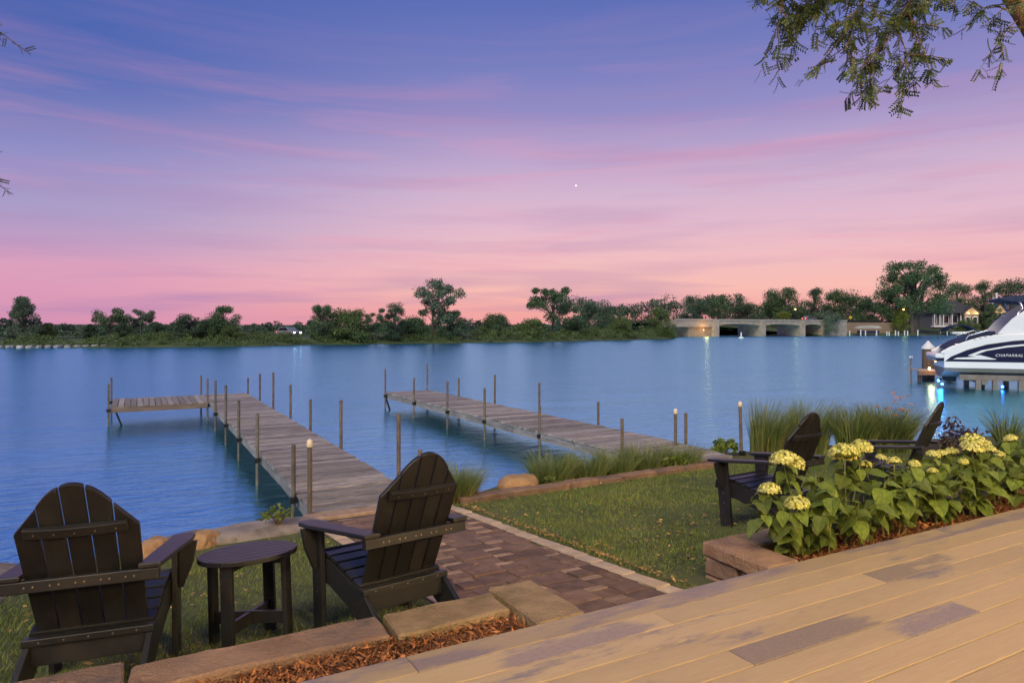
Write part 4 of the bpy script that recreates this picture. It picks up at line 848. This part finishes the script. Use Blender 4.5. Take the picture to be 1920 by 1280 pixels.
TR = [('column', -14.4, 118.4, .66, 6.1, 4.1, 'tall pointed tree at the far left of the far shore', 3), ('bush', -11.7, 119.2, .62, 2.8, 2.4, 'round green bush right of the pointed tree, far left', 1), ('round', -6.2, 117.4, .84, 2.3, 1.8, 'small dark tree left of the flat-topped tree', 2),
('flat', -3.7, 117.1, .9, 4.7, 5.0, 'flat-topped spreading tree on the left causeway', 0), ('airy', .3, 114.9, 1.06, 4.3, 3.8, 'thin airy tree right of the flat-topped tree', 3), ('bush', -1.9, 115.0, .84, 2.7, 2.7, 'dark bush under the flat-topped tree', 2), ('bush', 2.2, 112.8, .92, 2.4, 2.9, 'dark bush under the thin airy tree', 2),
('round', 7.1, 114.6, .86, 3.5, 5.0, 'broad dark low tree left of the lone leafy tree', 2), ('round', 11.4, 113.5, .84, 5.2, 4.6, 'lone leafy tree standing above the scrub on the left', 0), ('bush', 12.1, 110.8, .55, 2.4, 3.4, 'pale green shrub in front of the lone leafy tree', 1),
('round', 27.0, 115.1, .5, 6.0, 4.6, 'leafy tree beside the car headlights', 0), ('round', 31.4, 115.0, .5, 5.0, 6.9, 'wide olive green tree right of the car headlights', 1), ('airy', 35.7, 113.8, .5, 5.4, 4.4, 'airy tree right of the wide olive tree', 0), ('round', 39.2, 114.2, .5, 6.6, 3.5, 'narrow dark tree left of the tall ragged tree', 2),
('airy', 48.1, 118.5, .5, 11.2, 10.4, 'tall ragged tree standing highest on the middle shore', 3), ('round', 50.6, 115.9, .5, 5.2, 4.9, 'dark tree at the right foot of the tall ragged tree', 2), ('round', 44.1, 118.3, .5, 3.7, 5.9, 'low green tree at the left foot of the tall ragged tree', 0),
('round', 64.3, 124.4, .5, 4.7, 6.1, 'low round tree left of the large spreading middle tree', 0), ('airy', 80.8, 129.0, .5, 11.0, 11.2, 'large spreading tree on the middle shore left of the street lamps', 0), ('bush', 71.0, 120.7, .5, 3.7, 6.8, 'bright green shrub below the large spreading middle tree', 1),
('round', 87.5, 130.0, .5, 4.1, 6.1, 'low tree right of the large spreading middle tree', 0), ('round', 147.4, 204.3, .45, 10.5, 14.5, 'dark rounded tree mass left of the single street lamp', 2), ('round', 102.4, 132.1, .5, 4.7, 5.7, 'small tree below the single street lamp', 1), ('round', 122.9, 141.4, .5, 7.6, 6.6, 'bushy tree at the left end of the bridge', 1),
('round', 213.9, 225.0, .53, 16.4, 12.7, 'leftmost dark tree behind the bridge', 2), ('round', 227.2, 223.4, .49, 16.7, 10.5, 'second dark tree from the left behind the bridge', 0), ('round', 242.2, 220.9, .46, 17.0, 13.6, 'third dark tree from the left behind the bridge', 2), ('round', 260.4, 216.6, .43, 20.4, 18.2, 'wide tall tree behind the right bridge span', 0),
('round', 277.9, 212.7, .4, 21.2, 12.0, 'narrow tall tree behind the right bridge end', 2), ('round', 291.3, 207.7, .39, 20.4, 18.1, 'wide dark tree behind the block wall', 0), ('round', 296.9, 200.1, .41, 16.4, 11.4, 'lower dark tree just left of the giant tree', 2),
('willow', 233.6, 173.1, .34, 9.9, 9.5, 'silvery willow-like shrub at the right end of the bridge', 3), ('grand', 299.0, 178.4, .3, 33.0, 35.6, 'giant broad-crowned tree on the right bank', 0), ('round', 363.0, 194.7, .51, 25.3, 17.2, 'tree behind the dark roofed house', 0), ('column', 364.2, 182.7, .57, 25.6, 12.5, 'pointed tree between the two houses', 0), ('round', 392.2, 184.4, .49, 26.8, 20.2, 'tree behind the gabled house at the right edge', 2),
('bush', 330.0, 172.5, .8, 6.0, 9.5, 'clipped green shrub in front of the screened porch', 1), ('round', 352.0, 172.0, 1.0, 13.5, 6.5, 'slim tree in front of the lit gable', 0)]
for k, (st, x, y, z, h_, wd, lb, f_) in enumerate(TR): tree(lb, st, x, y, z, h_, wd, 100+k, 'foliage%d' % f_)
tree('yellow-green tree glowing under a street lamp behind the bridge', 'bush', 246, 204, 4.0, 6.2, 7.5, 160, 'foliage4'); tree('small yellow-green tree glowing under a lamp left of the giant tree', 'round', 290.5, 179.0, 1.0, 10.5, 6.5, 161, 'foliage4')
# scrub along the causeway
def scrub(name, label, line, w0, w1, h_, n, ls, mat, seed, taper=None):
    rg = np.random.default_rng(seed); Ls = np.array(line, float); d = np.linalg.norm(np.diff(Ls, axis=0), axis=1); cum = np.r_[0, np.cumsum(d)]
    q = rg.uniform(0, cum[-1], n); i = np.clip(np.searchsorted(cum, q)-1, 0, len(d)-1); f_ = (q-cum[i])/d[i]; P = Ls[i]+(Ls[i+1]-Ls[i])*f_[:, None]; nr = np.c_[-(Ls[i+1]-Ls[i])[:, 1], (Ls[i+1]-Ls[i])[:, 0]]/d[i][:, None]
    off = rg.uniform(w0, w1, n); H = h_*(.55+.45*np.sin(q*.35+seed)*np.sin(q*.13+1)+.25*np.sin(q*1.3))*np.clip((off-w0)/(.35*(w1-w0))+.35, 0, 1); z = np.abs(rg.beta(2, 1.3, n))*np.maximum(H, .4)
    X = np.c_[P+nr*off[:, None], .15+.12*np.clip(off, 0, 6)+z]; s_ = ls*rg.uniform(.5, 1.3, n)[:, None]; A = randdirs(rg, n); B = np.cross(A, randdirs(rg, n)); B /= np.linalg.norm(B, axis=1)[:, None]
    tag(link(name, npmesh(name, *quads(X, A*s_, B*s_*.65), mat)), label, 'bushes', kind='stuff')
def canopy(name, label, line, w0, w1, h0, h1, cr, K, n_per, ls, mat, seed, zb=.2):
    rg = np.random.default_rng(seed); Ls = np.array(line, float); d = np.linalg.norm(np.diff(Ls, axis=0), axis=1); cum = np.r_[0, np.cumsum(d)]
    q = rg.uniform(0, cum[-1], K); i = np.clip(np.searchsorted(cum, q)-1, 0, len(d)-1); f_ = (q-cum[i])/d[i]; P = Ls[i]+(Ls[i+1]-Ls[i])*f_[:, None]; nr = np.c_[-(Ls[i+1]-Ls[i])[:, 1], (Ls[i+1]-Ls[i])[:, 0]]/d[i][:, None]
    off = rg.uniform(w0, w1, K); top = h0+(h1-h0)*np.clip(.5+.32*np.sin(q/cr*.23+seed)+.25*np.sin(q/cr*.61+2*seed)+rg.normal(0, .16, K), 0, 1)
    top = top*np.clip(.5+.5*(off-w0)/(.3*(w1-w0)), .4, 1); r = cr*rg.uniform(.6, 1.25, K); cz = zb+np.maximum((top-r*.8)*rg.choice([1, 1, .75, .45, .2], K), 0)
    C = np.c_[P+nr*off[:, None], cz]; D = randdirs(rg, K*n_per); kk = rg.uniform(.25, 1, K*n_per)**.5
    X = np.repeat(C, n_per, 0)+D*kk[:, None]*np.repeat(np.c_[r, r, r*.8], n_per, 0); X[:, 2] = np.maximum(X[:, 2], .1); n = len(X)
    s_ = ls*rg.uniform(.5, 1.25, n)[:, None]; A = randdirs(rg, n); B = np.cross(A, randdirs(rg, n)); B /= np.linalg.norm(B, axis=1)[:, None]
    tag(link(name, npmesh(name, *quads(X, A*s_, B*s_*.65), mat)), label, 'bushes', kind='stuff')
canopy('shore_scrub', 'low green scrub along the left causeway shore', shore[2:8], .6, 9, .9, 2.1, .8, 480, 130, .10, 'foliage1', 3)
canopy('shore_scrub', 'thick green scrub on the middle shore up to the bridge', shore[7:], .4, 9, 1.4, 3.4, 1.1, 520, 130, .14, 'foliage1', 4)
canopy('shore_scrub', 'scrub on the far left shore beyond the rocks', shore[1:3], 2.5, 9, .6, 1.6, .7, 160, 120, .10, 'foliage1', 5)
canopy('shore_woods', 'belt of green trees and bushes behind the causeway road', shore[0:10], 24, 60, 1.8, 3.4, 1.4, 900, 110, .24, 'foliage2', 12)
canopy('bank_scrub', 'low growth along the right bank', rb, 6, 16, .6, 1.8, 1.0, 160, 90, .18, 'foliage1', 6)
canopy('distant_woods', 'distant dark wooded ridge along the whole horizon', far[:6], 5, 60, 5.5, 9.5, 3.4, 900, 110, .62, 'woods', 8)
canopy('distant_woods', 'dark woods behind the bridge and the right bank houses', [(170, 262), (260, 238), (330, 222), (420, 205), (560, 180)], 0, 26, 13, 20, 3.8, 760, 140, .45, 'foliage2', 9, 1.)
for k in range(20):
    x = -24+k*1.05; boulder('shore_rock', rnd.uniform(.35, .65), .4, .32, k, 'riprap', (x, 108.4-.03*(x+24), .12), rnd.uniform(0, 3), 'one of the pale rocks lining the water at the far left shore', 'pale rocks at the far left shore')

# ================================================================== BRIDGE, WALL, LAMPS, CARS
br = thing('bridge', 'tan stone-faced road bridge with three low arches over the channel', 'bridge', (160, 179, 0), (0, 0, math.atan2(-6, 70)))
Lb_ = 70.3
def span(x0, x1):
    n = 12; pts = [(x0, 5.7), (x0, 3.8)]+[(x0+(x1-x0)*i/n, 3.8+.7*math.sin(math.pi*i/n)**.6) for i in range(1, n)]+[(x1, 3.8), (x1, 5.7)]
    MB().prism(pts, (0, 0, 0), (1, 0, 0), (0, 0, 1), (0, 1, 0), 11.).build('span', 'bridge_stone', br)
for a, b in ((20.5, 39.5), (42, 59.2), (61.6, 70.3)): span(a, b)
MB().box(2, 18, 0, 11, 3.4, 5.7).build('approach', 'bridge_stone', br); MB().box(70.6, 84, 0, 11, -.4, 5.7).build('approach', 'bridge_stone', br)
for a, b in ((18, 20.4), (39.6, 41.9), (59.3, 61.5)): MB().box(a, b, -.5, 11.5, -2, 5.75).build('pier', 'bridge_stone', br)
MB().box(8, 18, .8, 10.2, -.5, 3.4).build('abutment', 'block_wall', br)
MB().box(2, 84, -.25, .15, 5.72, 6.15).build('parapet', 'concrete', br); MB().box(2, 84, 10.9, 11.3, 5.72, 6.15).build('parapet', 'concrete', br); MB().box(2, 84, .16, 10.89, 5.705, 5.74).build('road', 'asphalt', br)
rm = MB().box(-.05, .05, -.05, .05, 0, 1.0).mesh('rail_post', 'dark_metal')
for k in range(41): link('rail_post', rm, br, 0, (2.5+2*k, -.05, 6.15))
for z in (6.6, 7.1): MB().box(2, 84, -.08, -.02, z, z+.07).build('rail', 'dark_metal', br)
al = bpy.data.lights.new('bridge_lamp_light', 'POINT'); al.energy = 480; al.color = (1, .5, .12); al.shadow_soft_size = .7; ao = bpy.data.objects.new('bridge_lamp_light', al); COL.objects.link(ao); ao.parent = br; ao.location = (13.5, -2.2, 3.0)
MB().lathe([(.1, 0), (.16, .1), (.1, .3)], 8).build('wall_lamp', 'warm_bulb', br, loc=(13.5, -.45, 2.2))
def lamp(x, y, z0, z1, label, ang, arm=1.3):
    t = thing('street_lamp', label, 'street lamp', (x, y, z0), (0, 0, R(-YAW)+(math.pi if ang < 0 else 0)), group='gooseneck street lamps on the bridge'); H = z1-z0
    pts = [(0, 0, 0), (0, 0, H*.85)]+[(arm*.5-arm*.5*math.cos(q), 0, H*.85+H*.13*math.sin(q)) for q in (.5, 1.1, 1.57, 2.1, 2.7, 3.14)]
    MB().tube(pts, [.11]+[.085]*(len(pts)-1), 7).build('pole', 'dark_metal', t)
    MB().lathe([(.08, .5), (.14, .4), (.5, .05), (.52, 0), (.1, .05)], 10).build('shade', 'dark_metal', t, loc=(arm, 0, H*.85-.5))
lamp(132.5, 161.2, 1.2, 9.6, 'single gooseneck street lamp on the causeway left of the bridge', 1, 1.5)
lamp(153.1, 172.7, 5.7, 10.6, 'left one of the paired street lamps facing left', -1, 1.3); lamp(156.6, 174.1, 5.7, 10.7, 'right one of the paired street lamps facing right', 1, 1.3)
for (x, y, zt_, lb) in ((180.5, 188.3, 10.2, 'slim lamp pole over the left bridge arch'), (201, 186.5, 10.2, 'slim lamp pole over the middle bridge arch'), (228.5, 184.2, 10.6, 'slim lamp pole over the right bridge arch')): lamp(x, y, 5.7, zt_, lb, -1, 1.6)
bw = thing('block_wall', 'tan block retaining wall on the right bank, left of the giant tree', 'wall', (0, 0, 0))
p0, p1 = Vector((255, 189.5)), Vector((297, 181)); d = (p1-p0).normalized(); nr = Vector((-d.y, d.x)); Lw = (p1-p0).length; wa = math.atan2(d.y, d.x)
for r_ in range(6):
    k = 0; x = -.9*(r_ % 2)
    while x < Lw:
        a = max(0, x); b = min(Lw, x+1.8)
        if b-a > .1:
            q = p0+d*((a+b)/2); o = MB().box(-(b-a)/2+.02, (b-a)/2-.02, 0, .6, 0, .84).build('block', 'block_wall', bw, loc=(q.x+nr.x*.1*r_, q.y+nr.y*.1*r_, .3+.87*r_), rot=(0, 0, wa))
        x += 1.8
MB().box(0, Lw, 1.0, 30, .2, 5.2).build('fill', 'far_ground', bw, loc=(p0.x, p0.y, 0), rot=(0, 0, wa))
MB().box(0, Lw, .6, .68, 5.6, 6.3).build('guard_rail', 'dark_metal', bw, loc=(p0.x, p0.y, 0), rot=(0, 0, wa))
sg = thing('road_sign', 'yellow diamond road sign on a post above the block wall', 'sign', (268.6, 187.8, 5.2), (0, 0, R(-YAW)))
MB().tube([(0, 0, 0), (0, 0, 2.6)], .06, 6).build('post', 'pipe', sg); MB().box(-.55, .55, -.09, -.065, -.55, .55).build('panel', 'sign_yellow', sg, loc=(0, 0, 2.5), rot=(0, R(45), 0)); MB().box(-.14, .14, -.10, -.094, -.2, .3).build('symbol', 'rubber', sg, loc=(0, 0, 2.5))
def car(label, x, y, z, rz, body, head, tail, sc=1.):
    t = thing('car', label, 'car', (x, y, z), (0, 0, rz)); t.scale = (sc,)*3
    MB().prism([(-2.3, .35), (-2.3, .85), (-2.1, 1.0), (-1.9, 1.05), (-1.5, 1.62), (.5, 1.66), (1.25, 1.08), (2.2, .92), (2.35, .7), (2.3, .35)], (0, -.9, 0), (1, 0, 0), (0, 0, 1), (0, 1, 0), 1.8).build('body', body, t, bevel=.08)
    for s_ in (-1, 1): MB().prism([(-1.55, 1.1), (-1.3, 1.52), (.4, 1.55), (.95, 1.1)], (0, s_*.905, 0), (1, 0, 0), (0, 0, 1), (0, -s_, 0), .02).build('side_window', 'boat_glass', t)
    wm = MB().lathe([(.2, -.11), (.33, -.11), (.35, -.05), (.35, .05), (.33, .11), (.2, .11)], 14).mesh('wheel', 'rubber')
    for wx in (-1.4, 1.45):
        for wy in (-.85, .85): link('wheel', wm, t, 0, (wx, wy, .35), (R(90), 0, 0))
    for s_ in (-1, 1):
        MB().box(2.28, 2.36, s_*.65-.15, s_*.65+.15, .62, .80).build('headlight', 'head_bulb' if head else 'chrome', t); MB().box(-2.33, -2.28, s_*.7-.12, s_*.7+.12, .75, .95).build('taillight', 'tail_bulb' if tail else 'sign_yellow', t)
    return t
car('grey car with bright headlights driving on the causeway', 22.8, 122.3, 1.2, R(-62), 'car_grey', True, True, 1.0)
car('white sport utility car seen through the left bridge arch', 236, 217, 1.3, R(-25), 'car_white', False, False, 1.0)
car('dark car added at the right end of the bridge, standing for red light trails', 228, 176.8, 5.75, R(-6), 'car_grey', False, True, 1.2)  # added car; its lit tail lights stand in for light trails
by = thing('buoy', 'small white buoy floating in front of the bridge', 'buoy', (147, 136, 0)); MB().lathe([(.25, -.2), (.75, 0), (.7, .3), (.22, .45), (.16, 1.6), (.05, 1.7)], 12).build('float', 'white_paint', by)

# right bank waterfront
wp = thing('white_post_pier', 'row of white posts and a pale canopied boat lift at the right bank', 'pier', (0, 0, 0))
pm = MB().box(-.15, .15, -.15, .15, -1, 2.0).mesh('post', 'white_paint')
for k, px in enumerate((255, 257, 262.5, 264.5, 267.5, 270.5, 272.8, 275, 277, 279.5, 281.5, 284.5)): link('post', pm, wp, 0, (px, 178.6-.25*(px-255)-3.0*(k % 2), rnd.uniform(-.4, .4)))
MB().prism([(-5.2, 0), (-4.2, .9), (-2, 1.25), (2, 1.3), (4.2, 1.0), (5.3, 0)], (0, 0, 0), (1, 0, 0), (0, 0, 1), (0, 1, 0), 3.).build('canopy', 'concrete', wp, loc=(264.0, 176, 2.9), rot=(0, 0, R(-YAW)))
MB().box(-4, 4, 0, 2.5, .9, 2.0).build('covered_boat', 'navy', wp, loc=(264.2, 176, 0), rot=(0, 0, R(-YAW)))
bc = thing('boat_canopy', 'blue arched boat canopy over a small boat at the right bank', 'boat canopy', (312.5, 165.8, 0), (0, 0, R(-YAW)))
n = 10; arc = [(-6.5+13*i/n, 2.0+2.6*math.sin(math.pi*i/n)**.75) for i in range(n+1)]
MB().prism(arc+[(a*.96, b-.25) for a, b in arc[::-1]], (0, 0, 0), (1, 0, 0), (0, 0, 1), (0, 1, 0), 5).build('cover', 'navy_canvas', bc)
for xx in (-6.2, 6.2):
    for yy in (.2, 4.8): MB().box(xx-.12, xx+.12, yy-.12, yy+.12, -1, 2.1).build('leg', 'white_paint', bc)
MB().prism([(-3, .6), (3, .6), (3.6, 1.6), (-3, 1.5)], (0, 1.5, 0), (1, 0, 0), (0, 0, 1), (0, 1, 0), 2).build('small_boat', 'white_paint', bc)
ob = thing('moored_boat', 'small white boat beside the blue boat canopy', 'boat', (324.5, 159.2, 0), (0, 0, R(-YAW))); MB().prism([(-3, .3), (2.6, .3), (3.8, 1.7), (.6, 1.6), (-.2, 2.5), (-1.2, 2.5), (-1.4, 1.5), (-3, 1.4)], (0, 0, 0), (1, 0, 0), (0, 0, 1), (0, 1, 0), 2).build('hull', 'white_paint', ob, bevel=.1)

def window(parent, x0, x1, z0, z1, y, lit=False):
    f_ = MB().box(x0-.25, x1+.25, y-.12, y-.02, z0-.25, z1+.25).build('window', 'white_paint', parent); MB().box(x0, x1, y-.16, y-.125, z0, z1).build('pane', 'warm_bulb' if lit else 'boat_glass', f_)
def glow(parent, x, y, z, e, col=(1, .62, .25)):
    l_ = bpy.data.lights.new('house_lamp_light', 'POINT'); l_.energy = e; l_.color = col; l_.shadow_soft_size = .3; q = bpy.data.objects.new('house_lamp_light', l_); COL.objects.link(q); q.parent = parent; q.location = (x, y, z)
    MB().lathe([(.06, 0), (.16, .1), (.16, .3), (.06, .4)], 8).build('wall_lamp', 'warm_bulb', parent, loc=(x, y+.15, z-.2))
h1 = thing('house', 'grey lakeside house with dark hip roof, screened porch and lit gable', 'house', (337.5, 191.5, 0), (0, 0, R(-YAW)))
MB().box(0, 22, 2, 14, 1, 10.6).build('wall', 'siding', h1); MB().box(-.6, 13, -.4, 2, 3.6, 4.6).build('porch_floor', 'white_paint', h1)
MB().add([(-1.2, -1, 10.4), (23, -1, 10.4), (23, 15, 10.4), (-1.2, 15, 10.4), (9, 7, 16.6), (15, 7, 16.6)], [(0, 1, 5, 4), (1, 2, 5), (2, 3, 4, 5), (3, 0, 4), (0, 3, 2, 1)]).build('roof', 'shingle', h1)
for x in (-.3, 2.3, 4.0, 8.2, 12.4): MB().box(x, x+.4, -.3, .0, 4.6, 10.3).build('porch_post', 'white_paint', h1)
for a, b in ((.2, 2.2), (4.5, 8.1), (8.7, 12.3)): window(h1, a+.25, b-.25, 5.6, 9.4, 1.9)
MB().prism([(0, 0), (8, 0), (4, 3.6)], (13.2, -1.2, 9.9), (1, 0, 0), (0, 0, 1), (0, 1, 0), 3.).build('gable', 'siding_tan', h1); MB().box(13.6, 20.8, -.9, 2, 2, 9.9).build('gable_wall', 'siding', h1)
for s_, a, b in ((1, 12.6, 17.2), (-1, 21.8, 17.2)): MB().prism([(0, 0), (b-a, 4.1), (b-a, 4.55), (-.4*s_, .1)], (a, -1.9, 9.6), (1, 0, 0), (0, 0, 1), (0, 1, 0), 4).build('gable_roof', 'shingle', h1)
window(h1, 14.6, 16.4, 5.4, 8.4, -.9); window(h1, 18.0, 19.8, 5.4, 8.4, -.9)
glow(h1, 15.2, -2.3, 10.2, 330); glow(h1, 19.2, -2.3, 10.2, 330)
h2 = thing('house', 'grey house with a lit tan gable and white window at the right edge', 'house', (362.2, 178.0, 0), (0, 0, R(-YAW)))
MB().box(0, 10, 0, 12, 1, 10.8).build('wall', 'siding', h2); MB().box(5.6, 20, -1.4, 10, 1, 9.6).build('wing', 'siding_tan', h2)
MB().prism([(-.2, 0), (6.4, 0), (3.1, 3.9)], (0, -.6, 10.6), (1, 0, 0), (0, 0, 1), (0, 1, 0), .6).build('gable', 'siding_tan', h2)
for s_, a in ((1, -.9), (-1, 7.1)): MB().prism([(0, 0), (s_*4.0, 4.8), (s_*4.0, 5.25), (-.5*s_, .1)], (a, -1.0, 10.1), (1, 0, 0), (0, 0, 1), (0, 1, 0), 12).build('gable_roof', 'shingle', h2)
MB().prism([(0, 0), (14, 0), (11, 4.6), (3, 4.6)], (6.5, -2, 9.7), (1, 0, 0), (0, 0, 1), (0, 1, 0), 11).build('roof', 'shingle', h2); MB().box(2.6, 3.4, 4, 5, 13, 18.4).build('chimney', 'white_paint', h2)
window(h2, 1.6, 3.6, 7.0, 9.6, 0); window(h2, -1.5 + 2.0, 2.4, 2.0, 3.6, 0); glow(h2, 3.1, -1.8, 10.4, 330); glow(h2, 7.6, -2.4, 8.0, 260)
MB().box(-6, 6, -4, -3.6, .3, 2.6).build('sea_wall', 'white_paint', h2)
# lamps that light the two yellow-green trees
for x, y, z0, z1, lb in ((249.5, 200.5, 4.5, 11.0, 'lit street lamp beside the glowing yellow-green tree behind the bridge'), (287.8, 176.3, 1.0, 10.8, 'lit lamp beside the small glowing tree left of the giant tree')):
    t = thing('street_lamp', lb, 'street lamp', (x, y, z0)); MB().tube([(0, 0, 0), (0, 0, z1-z0)], .08, 6).build('pole', 'dark_metal', t); MB().lathe([(.1, 0), (.3, .1), (.25, .4), (.05, .5)], 8).build('globe', 'warm_bulb', t, loc=(0, 0, z1-z0))
    l_ = bpy.data.lights.new('street_lamp_light', 'POINT'); l_.energy = 170; l_.color = (1, .72, .2); l_.shadow_soft_size = .5; q = bpy.data.objects.new('street_lamp_light', l_); COL.objects.link(q); q.parent = t; q.location = (0, -.6, z1-z0+.2)
st = MB().lathe([(.05, -1.2), (.9, -.6), (1.2, 0), (.9, .6), (.05, 1.2)], 10).build('evening_star', 'star_glow', loc=(505.9, 749.2, 192.2), smooth=True); tag(st, 'single bright evening star above the middle of the far shore', 'star')

# ================================================================== THE HOUSE BEHIND THE DECK, with its wall lanterns
hs = thing('house', 'lake house behind the deck whose wall lanterns light the boards', 'house', (0, -3.45, 0))
MB().box(-8, 14, -.3, 0, .2, 6.2).build('wall', 'siding_tan', hs); MB().box(-8.5, 14.5, -.6, .9, 6.2, 6.35).build('soffit', 'white_paint', hs)
for x, e in ((1.4, 720), (6.4, 980)):
    q = MB().box(-.06, .06, 0, .10, -.12, .12).build('lantern', 'dark_metal', hs, loc=(x, 0.01, 4.1)); MB().lathe([(.05, -.14), (.08, -.12), (.09, .1), (.04, .16)], 10).build('globe', 'warm_bulb', q, loc=(0, .18, -.02))
    l_ = bpy.data.lights.new('lantern_light', 'POINT'); l_.energy = e; l_.color = (1, .73, .35); l_.shadow_soft_size = .12; p_ = bpy.data.objects.new('lantern_light', l_); COL.objects.link(p_); p_.parent = q; p_.location = (0, .36, 0)
